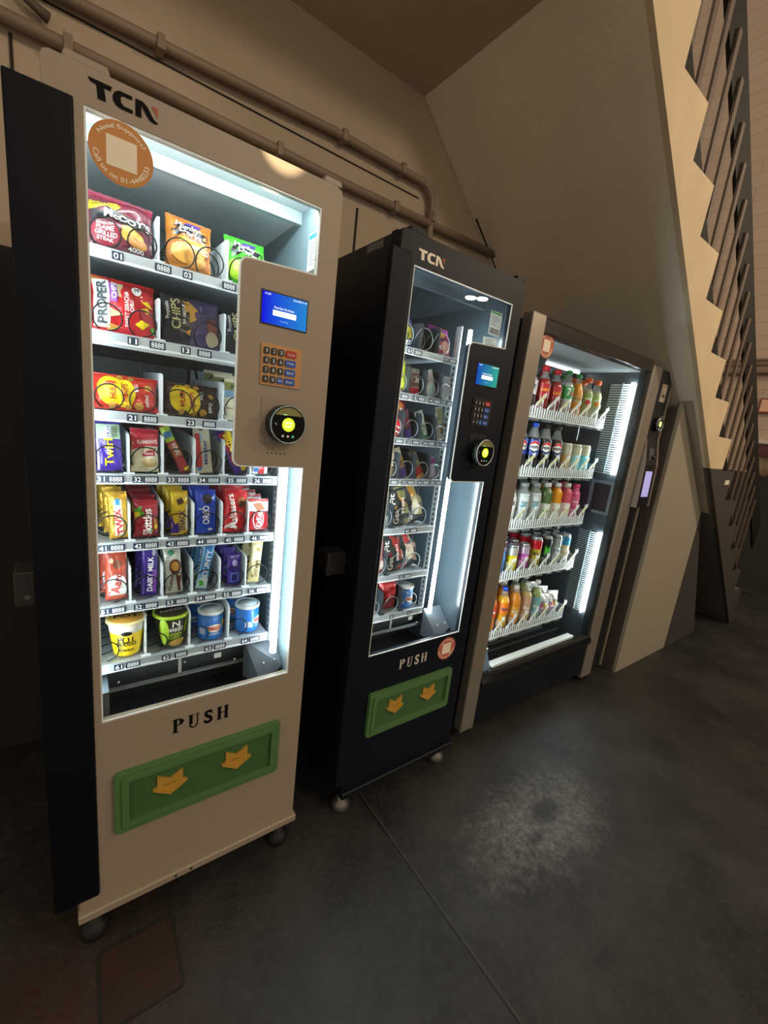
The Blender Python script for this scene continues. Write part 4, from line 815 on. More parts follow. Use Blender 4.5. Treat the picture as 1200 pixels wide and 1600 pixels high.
stack(a, 4, 0.042, st_labels(4, 'small purple treat bar', '55'), dx=-0.006, dz=0.005)
a = packet('biscuit_pack', 'cream gold biscuit stick pack leaning right, frontmost above tag 56', 'biscuits', 0.034, 0.126, 0.017, (0.443, YO, 0.892), M('#d8ca92', 0.35, 0.2), [('r', 0.1, 0.5, 0.9, 0.9, M('#e6dcb0', 0.4)), ('e', 0.6, 0.8, 0.2, 0.05, M('#a8924a', 0.5))], [('Siren', 0.5, 0.34, 0.5, 0.42, 85, M('#6a4a20', 0.4))], tilt=-0.08, roll=0.10, seed=46, group='cream packs above tag 56')
stack(a, 2, 0.045, ['cream gold biscuit stick pack behind the frontmost one above tag 56'], dx=-0.012, dz=0.002)

# row 61-64: tubs
def cyl(R): return lambda qx, qz: (R * math.sin(qx / R), -R * math.cos(qx / R), qz)
def tub(name, label, cat, pos, r0, r1, h, side, band, lid_m, rim_m, texts, lid_text, yaw=0.0, pictures=(), group=None):
    mb = MB(); hb = h * band[0]; rb = r0 + (r1 - r0) * band[0]
    mb.lathe([(r0 * 0.96, 0), (r0, 0.003), (rb, hb)], side, 28); mb.lathe([(rb, hb), (r1, h)], band[1], 28, cap=False)
    o = mb.build(name); o.location = pos; o.rotation_euler = (0, 0, yaw); tag(o, label, cat, group)
    lb = MB(); lb.lathe([(r1, h - 0.004), (r1 + 0.004, h - 0.003), (r1 + 0.004, h + 0.002), (r1 + 0.001, h + 0.004)], rim_m, 28); lb.lathe([(r1 * 0.96, h + 0.0041), (r1 * 0.955, h + 0.0046)], lid_m, 28)
    vs, fs, (bw, bh) = textmesh(lid_text, 0.02); k = r1 * 1.3 / bw
    lb.add([(x * k, y * k, h + 0.0052) for x, y in vs], fs, W_ if side != M('#e8c818', 0.35) else KB)
    lb.build('foil_lid', o)
    tm = MB()
    for t_, z, wd, ht, m in texts:
        R = r0 + (r1 - r0) * z / h + 0.0008; tm.text(t_, 0, 0, z, wd, ht, m, 0, 0.02, fn=cyl(R))
    for cx, z, rx, rz, m in pictures:
        pts = ell(cx, z, rx, rz, 18); R = r0 + (r1 - r0) * z / h + 0.0012
        f = lambda a, b: ((R + (r1 - r0) * (b - z) / h) * math.sin(a / R), -(R + (r1 - r0) * (b - z) / h) * math.cos(a / R), b)
        g = [f(cx, z)]
        for q in (0.35, 0.7, 1.0): g += [f(cx + (a - cx) * q, z + (b - z) * q) for a, b in pts]
        ff = [(0, 1 + i, 1 + (i + 1) % 18) for i in range(18)]
        for r in range(2): ff += [(1 + (r + 1) * 18 + i, 1 + (r + 1) * 18 + (i + 1) % 18, 1 + r * 18 + (i + 1) % 18, 1 + r * 18 + i) for i in range(18)]
        tm.add(g, ff, m, True)
    tm.build('printed_lettering', o, recalc=False)
    return o
tub('noodle_pot', 'yellow and white noodle pot with orange foil lid above tag 61', 'noodle pot', (0.121, 0.148, 0.737), 0.030, 0.0425, 0.095, M('#e8c818', 0.35), (0.70, M('#eceade', 0.4)), M('#c8963a', 0.35), M('#e8d9a0', 0.4), [('POT', 0.050, 0.040, 0.020, KB), ('NOODLE', 0.037, 0.046, 0.011, KB), ('Chicken', 0.020, 0.034, 0.008, KB)], 'POT', -0.1, [(0, 0.068, 0.013, 0.006, KB)])
tub('noodle_pot', 'black and lime noodle pot with dark lid above tag 62', 'noodle pot', (0.226, 0.148, 0.737), 0.030, 0.0425, 0.092, M('#2a3018', 0.4), (0.62, M('#33331f', 0.4)), M('#3a3422', 0.4), M('#a8cc2e', 0.4), [('N', 0.074, 0.020, 0.018, W_), ('NAKED', 0.056, 0.040, 0.011, W_), ('GREEN', 0.041, 0.032, 0.008, LGRN), ('CURRY', 0.031, 0.032, 0.008, LGRN)], 'NAKED', 0.15, [(0.008, 0.014, 0.024, 0.011, M('#b89a4a', 0.6)), (-0.03, 0.05, 0.013, 0.04, M('#a8cc2e', 0.4)), (0.033, 0.06, 0.006, 0.03, M('#a8cc2e', 0.4))])
def tube_can(label, pos, yaw, first=None, group=None, with_bar=False):
    if first: return dup(first, pos, label, (0, 0, yaw))
    R = 0.0345; h = 0.082; mb = MB(); mb.lathe([(R - 0.001, 0), (R, 0.002), (R, h - 0.005)], M('#1f6fc4', 0.3, coat=0.3), 26)
    o = mb.build('crisp_tube'); o.location = pos; o.rotation_euler = (0, 0, yaw); tag(o, label, 'crisps', group)
    lb = MB(); lb.lathe([(R + 0.0015, h - 0.008), (R + 0.0018, h), (R - 0.001, h + 0.001), (R - 0.003, h - 0.001), (0.012, h - 0.001)], M('#eef6fa', 0.25), 26); lb.lathe([(R - 0.006, h - 0.0005), (R - 0.006, h)], M('#dde8ee', 0.3), 20); lb.build('plastic_lid', o)
    tm = MB(); fn = cyl(R + 0.0007); red = M('#c81f2c', 0.4)
    def pic(cx, z, rx, rz, m, n=16):
        pts = ell(cx, z, rx, rz, n); g = [fn(cx, z)] + [fn(cx + (a - cx) * 0.5, z + (b - z) * 0.5) for a, b in pts] + [fn(a, b) for a, b in pts]
        tm.add(g, [(0, 1 + i, 1 + (i + 1) % n) for i in range(n)] + [(1 + n + i, 1 + n + (i + 1) % n, 1 + (i + 1) % n, 1 + i) for i in range(n)], m, True)
    pic(0.0, 0.034, 0.022, 0.012, M('#f0e6d0', 0.4)); pic(0.030, 0.045, 0.006, 0.012, YEL)
    tm.text('PRINGLES', 0, 0, 0.034, 0.038, 0.012, red, 0, 0.03, fn=cyl(R + 0.0012))
    for i in range(9): tm.add([fn(-0.046 + i * 0.0022 + a, b) for a, b in ((0, 0.016), (0.0012, 0.016), (0.0012, 0.034), (0, 0.034))], [(0, 1, 2, 3)], W_)
    tm.text('ORIGINAL', 0, 0, 0.017, 0.030, 0.005, W_, 0, 0.01, fn=fn); tm.build('printed_lettering', o, recalc=False)
    return o
ga = 'blue crisp tubes on the bottom tray'
p = tube_can('blue crisp tube with clear lid, in front above tag 63', (0.331, 0.152, 0.737), 0.1, group=ga)
tube_can('blue crisp tube behind another one above tag 63', (0.322, 0.238, 0.737), 0.3, p)
tube_can('blue crisp tube turned to its barcode, in front above tag 64', (0.437, 0.152, 0.737), 0.85, p)
tube_can('blue crisp tube behind another one above tag 64', (0.428, 0.238, 0.737), -0.3, p)

# ------------------------------------------------------------------ goods in the black machine
G2 = 0.134
packet('crisp_bag', 'dark blue crisp bag with yellow crisps at upper left of the black machine', 'crisps', 0.105, 0.115, 0.036, (0.905, 0.15, 1.643), M('#16205a', 0.35, coat=0.3), [('e', 0.6, 0.42, 0.3, 0.2, M('#c8b83a', 0.4)), ('e', 0.5, 0.3, 0.2, 0.1, M('#3c6a2c', 0.4)), ('r', 0, 0.0, 1, 0.2, M('#2a2f7a', 0.4))], [('SALTED', 0.5, 0.12, 0.6, 0.1, 0, W_)], tilt=-0.3, seed=51)
packet('sweet_bag', 'pink and orange sweet bag on the top tray of the black machine', 'sweets', 0.095, 0.108, 0.034, (1.075, 0.15, 1.643), M('#a8485e', 0.35, coat=0.3), [('r', 0, 0.72, 1, 0.95, M('#7a2a86', 0.35)), ('e', 0.35, 0.68, 0.28, 0.12, M('#e0a832', 0.4)), ('e', 0.7, 0.3, 0.24, 0.2, M('#e8b0a4', 0.4)), ('p', [(0.1, 0.5), (0.9, 0.62), (0.95, 0.5), (0.1, 0.4)], M('#5c1a5c', 0.35))], [('MIX', 0.4, 0.22, 0.4, 0.14, 10, W_)], tilt=-0.35, roll=0.06, seed=52)
def bar2(lb, w_, h, x, z, col, prints, texts, roll, seed, name='chocolate_bar', cat='chocolate bar'):
    return packet(name, lb, cat, w_, h, 0.016, (x, G2, z), col, prints, texts, tilt=-0.1, roll=roll, seed=seed)
bar2('lime yellow bar on the second tray of the black machine', 0.034, 0.10, 0.908, 1.501, M('#a8b41c', 0.35, coat=0.3), [('e', 0.5, 0.3, 0.4, 0.16, M('#e2f04a', 0.4)), ('r', 0, 0.02, 1, 0.1, BRN)], [], -0.02, 61)
bar2('silver and brown bar with red foot, second tray, black machine', 0.042, 0.085, 0.965, 1.501, M('#8f8a84', 0.35), [('r', 0.1, 0.3, 0.9, 0.8, M('#6a4a3c', 0.4)), ('r', 0, 0.0, 1, 0.24, M('#b01a30', 0.35))], [('bar', 0.5, 0.55, 0.5, 0.2, 90, W_)], 0.0, 62)
bar2('white and pale blue bar leaning left, second tray, black machine', 0.046, 0.092, 1.050, 1.501, M('#d3d9dc', 0.35), [('p', [(0.1, 0.1), (0.5, 0.5), (0.95, 0.1)], M('#9cc8dc', 0.4)), ('r', 0.1, 0.6, 0.9, 0.9, M('#b8aeb4', 0.4))], [], -0.35, 63)
tag(MB().box(-0.017, 0.017, -0.01, 0.01, 0, 0.078, M('#f4f6f4', 0.5)).box(-0.012, 0.012, -0.0105, -0.0100, 0.05, 0.07, M('#dfe4e4', 0.5)).build('white_carton', at=(0, 0, 0)), 'plain white slim carton at the right end of the second tray', 'carton').location = (1.104, G2, 1.501)
packet('sweet_bag', 'red sweet bag with orange disc tucked under the second tray', 'sweets', 0.058, 0.062, 0.02, (0.922, 0.165, 1.418), M('#cc1c1c', 0.3, coat=0.3), [('e', 0.5, 0.66, 0.22, 0.2, ORG), ('r', 0.6, 0.3, 0.9, 0.6, M('#e6d8d4', 0.4))], [], tilt=-0.1, roll=0.25, seed=64)
bar2('red ball-sweet bag at the left of the third tray, black machine', 0.048, 0.062, 0.905, 1.356, M('#c01824', 0.3, coat=0.3), [('p', [(0.1, 0.7), (0.8, 0.5), (0.8, 0.4), (0.1, 0.58)], W_), ('p', [(0.1, 0.4), (0.8, 0.24), (0.8, 0.14), (0.1, 0.28)], W_)], [], 0.05, 65, 'sweet_bag', 'sweets')
bar2('dark bar with purple foot leaning left, third tray, black machine', 0.030, 0.095, 0.965, 1.356, M('#5a1f35', 0.35), [('r', 0, 0, 1, 0.3, M('#4a3a8c', 0.35)), ('e', 0.5, 0.55, 0.4, 0.16, M('#8c3040', 0.4))], [], -0.25, 66)
bar2('silver and green mint bar leaning left, third tray, black machine', 0.036, 0.100, 1.040, 1.356, M('#9fb4ac', 0.35), [('r', 0, 0.05, 1, 0.45, M('#4f8a6c', 0.4)), ('r', 0.2, 0.5, 0.8, 0.9, M('#d2dcd8', 0.4))], [('MINT', 0.5, 0.3, 0.5, 0.3, 90, W_)], -0.38, 67)
bar2('cream bar standing upright at the right of the third tray', 0.032, 0.120, 1.118, 1.356, CREAM, [('r', 0.1, 0.6, 0.9, 0.95, M('#a4a86a', 0.4)), ('e', 0.5, 0.35, 0.3, 0.1, M('#cfc08a', 0.4))], [('Siren', 0.5, 0.35, 0.5, 0.3, 85, M('#6a4a20', 0.4))], -0.16, 68)
bar2('brown bar with pale sideways lettering, fourth tray, black machine', 0.030, 0.104, 0.905, 1.217, M('#4a3226', 0.35), [('r', 0.1, 0.02, 0.9, 0.3, M('#8c7a62', 0.4))], [('MARS', 0.5, 0.6, 0.5, 0.5, 90, CREAM)], -0.02, 69)
bar2('beige and purple bar leaning left, fourth tray, black machine', 0.032, 0.106, 0.966, 1.217, M('#b8ac94', 0.35), [('r', 0, 0.0, 1, 0.34, M('#50418c', 0.35)), ('r', 0.1, 0.36, 0.9, 0.7, M('#c49a4a', 0.4))], [('OAT', 0.5, 0.5, 0.5, 0.2, 90, BRN)], -0.40, 70)
bar2('dark bar with red and orange foot leaning left, fourth tray', 0.034, 0.108, 1.045, 1.217, M('#3a302e', 0.35), [('r', 0, 0.12, 1, 0.42, M('#a83028', 0.35)), ('r', 0, 0, 1, 0.12, M('#e0a04a', 0.4)), ('r', 0.2, 0.5, 0.8, 0.9, M('#8a8440', 0.4))], [], -0.50, 71)
bar2('pink and white bar at the right of the fourth tray', 0.031, 0.074, 1.102, 1.217, M('#dcbccc', 0.35), [('r', 0, 0.72, 1, 0.96, M('#b83c9c', 0.35)), ('r', 0.1, 0.1, 0.9, 0.5, M('#e6dce4', 0.4))], [], -0.12, 72)
# wide protein bags
def gaf(lb, z, c1, c2, c3, flav, group=None):
    return packet('protein_bag', lb, 'protein snack', 0.168, 0.152, 0.034, (1.018, 0.142, z), M('#2a3034', 0.35, coat=0.3),
        [('p', [(0.24, 0.97), (0.52, 0.97), (0.62, 0.03), (0.36, 0.03)], c1), ('p', [(0.55, 0.97), (0.80, 0.97), (0.98, 0.5), (0.95, 0.05), (0.74, 0.2), (0.6, 0.6)], c2), ('p', [(0.3, 0.8), (0.42, 0.82), (0.46, 0.5), (0.36, 0.5)], c3), ('r', 0.6, 0.66, 0.74, 0.94, c3), ('e', 0.72, 0.38, 0.10, 0.2, M('#d8d2b8', 0.5))],
        [('Get', 0.15, 0.28, 0.13, 0.34, 82, W_), ('A', 0.14, 0.50, 0.12, 0.10, 82, c3), ('Fit', 0.13, 0.72, 0.13, 0.26, 82, W_), (flav, 0.36, 0.5, 0.07, 0.40, 82, W_), ('PROTEIN', 0.60, 0.3, 0.05, 0.4, 82, W_)], tilt=-0.12, roll=-0.24, seed=int(z * 100))
gaf('black and yellow protein bag on the fifth tray of the black machine', 1.041, M('#8a8656', 0.4), M('#c9ba82', 0.4), M('#cf9a3c', 0.4), 'THIN')
gaf('black and red protein bag on the sixth tray of the black machine', 0.865, M('#9a3a30', 0.4), M('#c9ab9a', 0.4), M('#c42a2c', 0.4), 'SAMURAI')
bar2('pale clear-wrapped pack at the left of the fifth tray, black machine', 0.05, 0.12, 0.905, 1.041, M('#8b948f', 0.3), [('r', 0.1, 0.3, 0.9, 0.9, M('#5a6466', 0.4))], [], -0.1, 73, 'snack_pack', 'snack pack')
bar2('pink snack pack at the left of the sixth tray, black machine', 0.05, 0.11, 0.905, 0.865, M('#a85a64', 0.35), [('r', 0.1, 0.1, 0.9, 0.4, M('#d8c0bc', 0.4))], [], -0.1, 74, 'snack_pack', 'snack pack')
packet('snack_pouch', 'red tapered snack pouch on the bottom tray of the black machine', 'snack pouch', 0.080, 0.116, 0.045, (0.966, 0.145, 0.709), M('#a8202a', 0.3, coat=0.4), [('r', 0, 0.8, 1, 0.97, M('#c83a3c', 0.3)), ('r', 0.1, 0.1, 0.9, 0.4, M('#7a1a24', 0.35))], [], tilt=-0.05, seed=75)
tube_can('blue crisp tube on the bottom tray of the black machine', (1.056, 0.152, 0.708), 0.2, p)

# ------------------------------------------------------------------ drinks machine
m3 = thing('drinks_machine', (1.41, 0.05, 0.0), 'wide black glass-fronted drinks machine with silver posts, furthest right', 'vending machine')
A3 = m3.location
BK3 = M('#0d141d', 0.42, spec=0.3); ALU = M('#9b9388', 0.38, 0.55, noise=0.05, nscale=200); IN3 = M('#333b40', 0.3); GLOSS = M('#15181b', 0.12)
c = MB(); c.box(1.412, 1.44, 0.095, 0.88, 0.05, 1.84, BK3).box(2.435, 2.735, 0.095, 0.88, 0.05, 1.835, BK3).box(1.44, 2.435, 0.095, 0.88, 1.81, 1.84, BK3).box(1.44, 2.435, 0.095, 0.88, 0.05, 0.24, BK3).box(1.44, 2.435, 0.85, 0.88, 0.24, 1.81, IN3)
c.build('cabinet', m3, A3, bevel=0.002)
for x_ in (1.50, 2.62):
    for y_ in (0.16, 0.80): MB().lathe([(0.028, 0), (0.03, 0.01), (0.02, 0.03), (0.018, 0.052)], M('#1a1a1a', 0.5), 14, (x_, y_, 0)).build('foot', m3, A3)
li = MB(); li.box(1.4405, 1.446, 0.095, 0.849, 0.241, 1.80, IN3).box(2.426, 2.4345, 0.095, 0.849, 0.241, 1.80, IN3).box(1.446, 2.426, 0.095, 0.849, 1.800, 1.809, M('#9aa3a6', 0.35)); li.build('inner_lining', m3, A3)
MB().box(1.412, 1.497, 0.045, 0.094, 0.052, 1.862, ALU).build('left_post', m3, A3, bevel=0.006)
MB().box(2.449, 2.556, 0.045, 0.094, 0.030, 1.838, ALU).build('right_post', m3, A3, bevel=0.006)
tb = MB(); tb.prism([[(0.05, 1.801), (0.05, 1.85), (0.058, 1.862), (0.094, 1.862), (0.094, 1.801)]], 1.498, 2.448, M('#2b2622', 0.25), ax=0); tb.build('top_beam', m3, A3, bevel=0.002)
MB().box(1.498, 2.448, 0.055, 0.094, 0.055, 0.249, BK3).build('lower_panel', m3, A3, bevel=0.003)
br = MB(); br.prism([[(0.094, 0.25), (0.05, 0.25), (0.038, 0.265), (0.036, 0.285), (0.046, 0.305), (0.06, 0.315), (0.094, 0.315)]], 1.498, 2.448, GLOSS, ax=0); br.build('bottom_rail', m3, A3)
MB().box(2.415, 2.448, 0.056, 0.094, 0.316, 1.800, M('#1e2224', 0.25)).build('window_border', m3, A3)
MB().box(1.4975, 2.4145, 0.062, 0.068, 0.316, 1.800, GLASS).build('window_pane', m3, A3)
MB().box(1.60, 2.30, 0.072, 0.110, 0.318, 0.332, M('#dfe6e6', 0.3)).build('white_ledge', m3, A3, bevel=0.002)
dp = MB(); dp.add([(1.50, 0.075, 0.316), (1.585, 0.075, 0.316), (1.585, 0.11, 0.40), (1.50, 0.11, 0.40)], [(0, 1, 2, 3)], M('#5a6f7e', 0.25)); dp.box(1.50, 1.59, 0.108, 0.114, 0.40, 0.407, M('#e6ecec', 0.3)); dp.build('notice_pocket', m3, A3, recalc=False)
tr = MB(); tr.box(1.46, 2.36, 0.30, 0.36, 0.255, 0.262, M('#5b6468', 0.3, 0.5)).box(1.46, 2.30, 0.36, 0.365, 0.262, 0.30, M('#8b9498', 0.3, 0.6)).box(1.45, 2.425, 0.115, 0.845, 0.242, 0.247, M('#14181a', 0.4)).box(1.50, 2.36, 0.20, 0.206, 0.30, 0.308, M('#4c5458', 0.3, 0.5))
for x_ in (2.18, 2.26, 2.33): tr.lathe([(0.004, 0.262), (0.004, 0.266)], M('#e0e6e8', 0.3, 0.5), 8, (x_, 0.33, 0))
tr.build('lift_tray', m3, A3)
for nm, za, zb in (('u', 1.256, 1.745), ('l', 0.437, 0.926)):
    MB().box(2.405, 2.4255, 0.111, 0.121, za, zb, WL3).build('light_strip', m3, A3, bevel=0.002)
    vg = MB(); n_ = int((zb - za) / 0.0125)
    for i in range(n_):
        z_ = za + i * 0.0125; vg.add([(2.4255, 0.132, z_), (2.4175, 0.132, z_ + 0.006), (2.4175, 0.235, z_ + 0.006), (2.4255, 0.235, z_)], [(0, 1, 2, 3)], M('#d5dde0', 0.4))
    vg.box(2.414, 2.4255, 0.166, 0.170, za, zb, M('#8f999d', 0.3, 0.5)); vg.build('ribbed_reflector', m3, A3, recalc=False)
MB().box(1.447, 1.460, 0.098, 0.112, 0.36, 1.78, WL3).build('light_strip', m3, A3)  # extra strip added out of sight behind the post to brighten the drinks
MB().box(2.06, 2.38, 0.408, 0.416, 1.789, 1.7975, lamp_mat('reflection_glow', '#f2fdff', 5.0)).build('added_top_glow', m3, A3)  # glowing bar standing in for the reflection of a tube
pp = MB(); pp.prism([[(0.092, 1.03), (0.222, 1.03), (0.222, 1.215), (0.092, 1.215)], [(0.108, 1.045), (0.108, 1.20), (0.205, 1.20), (0.205, 1.045)]], 2.412, 2.4255, M('#5f6a70', 0.3), ax=0)
pp.box(2.424, 2.4256, 0.108, 0.205, 1.045, 1.20, M('#0c0e10', 0.4)).box(2.408, 2.424, 0.19, 0.215, 1.03, 1.06, M('#2a3034', 0.3)); pp.build('pickup_port', m3, A3)
support_sticker(m3, A3, 1.546, 1.762, 0.047, 0.0605, M('#b8653f', 0.55), True)
# payment column
pc_ = MB(); pc_.prism([[(0.094, 1.835), (0.05, 1.835), (0.05, 1.47), (0.026, 1.33), (0.020, 1.10), (0.03, 1.09), (0.094, 1.09)]], 2.557, 2.70, M('#171a1e', 0.3), ax=0); pco = pc_.build('payment_column', m3, A3, bevel=0.003)
MB().prism([[(0.094, 1.835), (0.047, 1.835), (0.047, 1.47), (0.022, 1.33), (0.016, 1.095), (0.094, 1.095)]], 2.7005, 2.716, ALU, ax=0).build('column_edge', pco, A3)
MB().prism([[(0.044, 1.47), (0.020, 1.33), (0.014, 1.09), (0.044, 1.09)]], 2.545, 2.5565, ALU, ax=0).build('column_edge', pco, A3)
MB().box(2.557, 2.68, 0.062, 0.094, 0.05, 1.089, M('#121417', 0.35)).box(2.6805, 2.70, 0.056, 0.094, 0.05, 1.089, ALU).build('lower_column', m3, A3)
sl_ = MB(); sl_.box(2.596, 2.656, 0.0455, 0.0498, 1.672, 1.765, M('#b5a58e', 0.5)).box(2.612, 2.642, 0.0435, 0.0454, 1.700, 1.708, M('#2a2622', 0.5)).box(2.606, 2.648, 0.0435, 0.0454, 1.72, 1.745, M('#cabca4', 0.5)); sl_.build('card_slot', pco, A3)
rd = MB(); rd.lathe([(0.040, 0.0498), (0.040, 0.035), (0.037, 0.031)], M('#16181b', 0.25), 28, (2.640, 0, 1.556), ax='y'); rd.tube([(2.640 + 0.039 * math.cos(2 * PI * i / 30), 0.0308, 1.556 + 0.039 * math.sin(2 * PI * i / 30)) for i in range(30)], 0.0015, M('#c9d2d2', 0.25, 0.6), 6, closed=True)
rd.poly(ell(2.640, 1.556, 0.016, 0.016, 20), 0.0306, M('#c8e48a', 0.4, emit=1.2)); rd.poly(ell(2.640, 1.583, 0.004, 0.004, 10), 0.0306, W_); rd.poly(ell(2.640, 1.529, 0.004, 0.004, 10), 0.0306, M('#e8f4ff', 0.4, emit=0.8)); rd.build('card_reader', pco, A3, recalc=False)
cs = MB(); cs.prism([[(0.0405, 1.42), (0.030, 1.355), (0.0285, 1.357), (0.039, 1.422)]], 2.600, 2.660, M('#5a5f64', 0.35, 0.4), ax=0); cs.lathe([(0.011, 0.018), (0.011, 0.030)], M('#24272a', 0.3), 14, (2.645, 0, 1.372), ax='y'); cs.build('coin_slot', pco, A3)
ds = MB(); ds.add([(2.583, 0.0205, 1.145), (2.680, 0.0205, 1.145), (2.680, 0.0246, 1.30), (2.583, 0.0246, 1.30)], [(0, 1, 2, 3)], M('#1a1c2a', 0.3))
ds.add([(2.590, 0.0195, 1.150), (2.674, 0.0195, 1.150), (2.674, 0.0238, 1.295), (2.590, 0.0238, 1.295)], [(0, 1, 2, 3)], M('#a7a4e0', 0.4, emit=0.55)); ds.build('status_display', pco, A3, recalc=False)
an = MB(); an.tube([(2.62, 0.30, 1.835), (2.655, 0.30, 1.95)], 0.006, M('#15161a', 0.5), 8); an.lathe([(0.014, 1.835), (0.012, 1.85)], M('#15161a', 0.5), 12, (2.62, 0.30, 0)); an.build('antenna', m3, A3)

CLEAR = clear_mat('clear_acrylic', '#e6eef0', 0.14); EDGE = M('#eef4f5', 0.25); TAGC = M('#d6d88a', 0.5)
COLX = [1.722, 1.820, 1.916, 2.012, 2.104, 2.198, 2.288]
SHZ = [1.517, 1.247, 0.990, 0.728, 0.415]
for si, z in enumerate(SHZ):
    s = MB(); s.box(1.63, 2.330, 0.193, 0.75, z - 0.014, z - 0.002, M('#5f686c', 0.3)); so = s.build('shelf', m3, A3)
    r = MB(); r.box(1.63, 2.330, 0.180, 0.184, z - 0.020, z + 0.020, CLEAR); r.box(1.63, 2.330, 0.178, 0.186, z - 0.024, z - 0.0195, EDGE)
    i = 0; x = 1.634
    while x < 2.326: r.box(x, x + 0.0055, 0.1765, 0.1798, z - 0.018, z + (0.022 if i % 3 else 0.030), EDGE); x += 0.0185; i += 1
    r.build('comb_rail', so, A3)
    for k, cx in enumerate(COLX):
        d = MB(); xx = cx + 0.0465
        d.box(xx - 0.001, xx + 0.001, 0.185, 0.50, z, z + 0.055, CLEAR); d.box(xx - 0.0016, xx + 0.0016, 0.183, 0.187, z, z + 0.085, EDGE); d.build('lane_guide', so, A3)
        t = MB(); q = [(cx - 0.030, z + 0.018), (cx - 0.024, z + 0.036), (cx + 0.040, z + 0.092), (cx + 0.043, z + 0.074)]
        t.prism([q], 0.168, 0.171, EDGE); mid = [((a - cx - 0.006) * 0.72 + cx + 0.006, (b - z - 0.055) * 0.72 + z + 0.055) for a, b in q]; t.poly(mid, 0.1675, TAGC if k % 2 == 0 or si == 1 else M('#c9d6d0', 0.5)); t.build('price_holder', so, A3)
        u = MB(); u.prism([[(0.18, z - 0.024), (0.18, z - 0.036), (0.22, z - 0.024)]], cx - 0.03, cx + 0.028, CLEAR, ax=0); u.build('lane_clip', so, A3)
    for x in (1.64, 2.305): MB().tube([(x, 0.30, z - 0.014), (x, 0.30, z - 0.10)], 0.003, EDGE, 6).build('shelf_hanger', so, A3)

PETC = clear_mat('clear_bottle_plastic', '#dfe8e8', 0.16)
def bottle(name, label, cat, pos, h, r, liquid, cap, lab, texts=(), fill=0.74, cap_r=0.0145, cap_h=0.018, neck=0.013, shoulder=0.60, group=None, marks=(), lab_z=(0.36, 0.64), waist=0.0):
    mb = MB(); zs = h * shoulder; hn = h - cap_h
    prof = [(r * 0.7, 0), (r * 0.96, 0.006), (r, h * 0.10), (r * (1 - waist), h * 0.34), (r, h * 0.40), (r, zs), (r * 0.90, zs + (hn - zs) * 0.25), (r * 0.62, zs + (hn - zs) * 0.62), (neck * 1.08, zs + (hn - zs) * 0.88), (neck, hn)]
    zf = h * fill; low = [p for p in prof if p[1] <= zf]; hi = [p for p in prof if p[1] > zf]
    rf = low[-1][0] + (hi[0][0] - low[-1][0]) * (zf - low[-1][1]) / (hi[0][1] - low[-1][1]) if hi else low[-1][0]
    mb.lathe(low + [(rf, zf)], liquid, 18)
    if hi: mb.lathe([(rf, zf)] + hi, PETC, 18, cap=False)
    o = mb.build(name); o.location = pos; tag(o, label, cat, group)
    cb_ = MB(); cb_.lathe([(cap_r, hn - 0.001), (cap_r, h - 0.002), (cap_r - 0.0015, h)], cap, 14); cb_.build('cap', o)
    if lab:
        lb = MB(); lb.lathe([(r + 0.0006, h * lab_z[0]), (r + 0.0006, h * lab_z[1])], lab, 20, cap=False)
        zc = h * (lab_z[0] + lab_z[1]) / 2; fn = cyl(r + 0.0014)
        for kind, cx, dz, rx, rz, m in marks:
            pts = ell(cx, zc + dz, rx, rz, 16) if kind == 'e' else [(cx + rx * math.cos(PI * (1 if kind == 't' else -1) * i / 10), zc + dz + rz * math.sin(PI * (1 if kind == 't' else -1) * i / 10)) for i in range(11)]
            n_ = len(pts); off = cyl(r + (0.0011 if kind == 'e' else 0.0017)); ca = sum(p[0] for p in pts) / n_; cbz = sum(p[1] for p in pts) / n_
            g = [off(ca, cbz)] + [off(ca + (a - ca) * 0.5, cbz + (b - cbz) * 0.5) for a, b in pts] + [off(a, b) for a, b in pts]
            lb.add(g, [(0, 1 + i, 1 + (i + 1) % n_) for i in range(n_)] + [(1 + n_ + i, 1 + n_ + (i + 1) % n_, 1 + (i + 1) % n_, 1 + i) for i in range(n_)], m)
        for t_, dz, wd, ht, m in texts: lb.text(t_, 0, 0, zc + dz, wd, ht, m, 0, 0.03, fn=lambda qx, qz: cyl(r + 0.0024)(qx, qz))
        lb.build('wrap_label', o, recalc=False)
    o.rotation_euler = (0, 0, -0.55)
    return o
def can(label, pos, h, r, col, top, texts=(), band=None, group=None):
    mb = MB(); mb.lathe([(r * 0.78, 0), (r * 0.98, 0.006), (r, 0.012), (r, h * (0.62 if band else 0.90))], col, 18)
    if band: mb.lathe([(r, h * 0.62), (r, h * 0.90)], band, 18, cap=False)
    o = mb.build('drink_can'); o.location = pos; tag(o, label, 'drink can', group)
    lid = MB(); lid.lathe([(r, h * 0.90), (r * 0.86, h * 0.975), (r * 0.88, h), (r * 0.82, h), (r * 0.80, h * 0.98)], top, 18); lid.build('can_lid', o)
    tm = MB()
    for t_, z, wd, ht, m in texts: tm.text(t_, 0, 0, z, wd, ht, m, 0, 0.02, fn=cyl(r + 0.0008))
    if texts: tm.build('printed_lettering', o, recalc=False)
    o.rotation_euler = (0, 0, -0.55)
    return o
ORD = ['front', 'second in line', 'third in line']
COLN = ['first lane', 'second lane', 'third lane', 'middle lane', 'fifth lane', 'sixth lane', 'last lane']
ROWN = ['top shelf', 'second shelf', 'middle shelf', 'fourth shelf', 'lowest shelf']
def lane(o, what, si, ci, depth, dy=0.080, dx=0.0):
    for k in range(1, depth):
        dup(o, (o.location.x + dx * k, o.location.y + dy * k, o.location.z), '%s, %s in %s of %s' % (what, 'second' if k == 1 else 'third', COLN[ci], ROWN[si]))
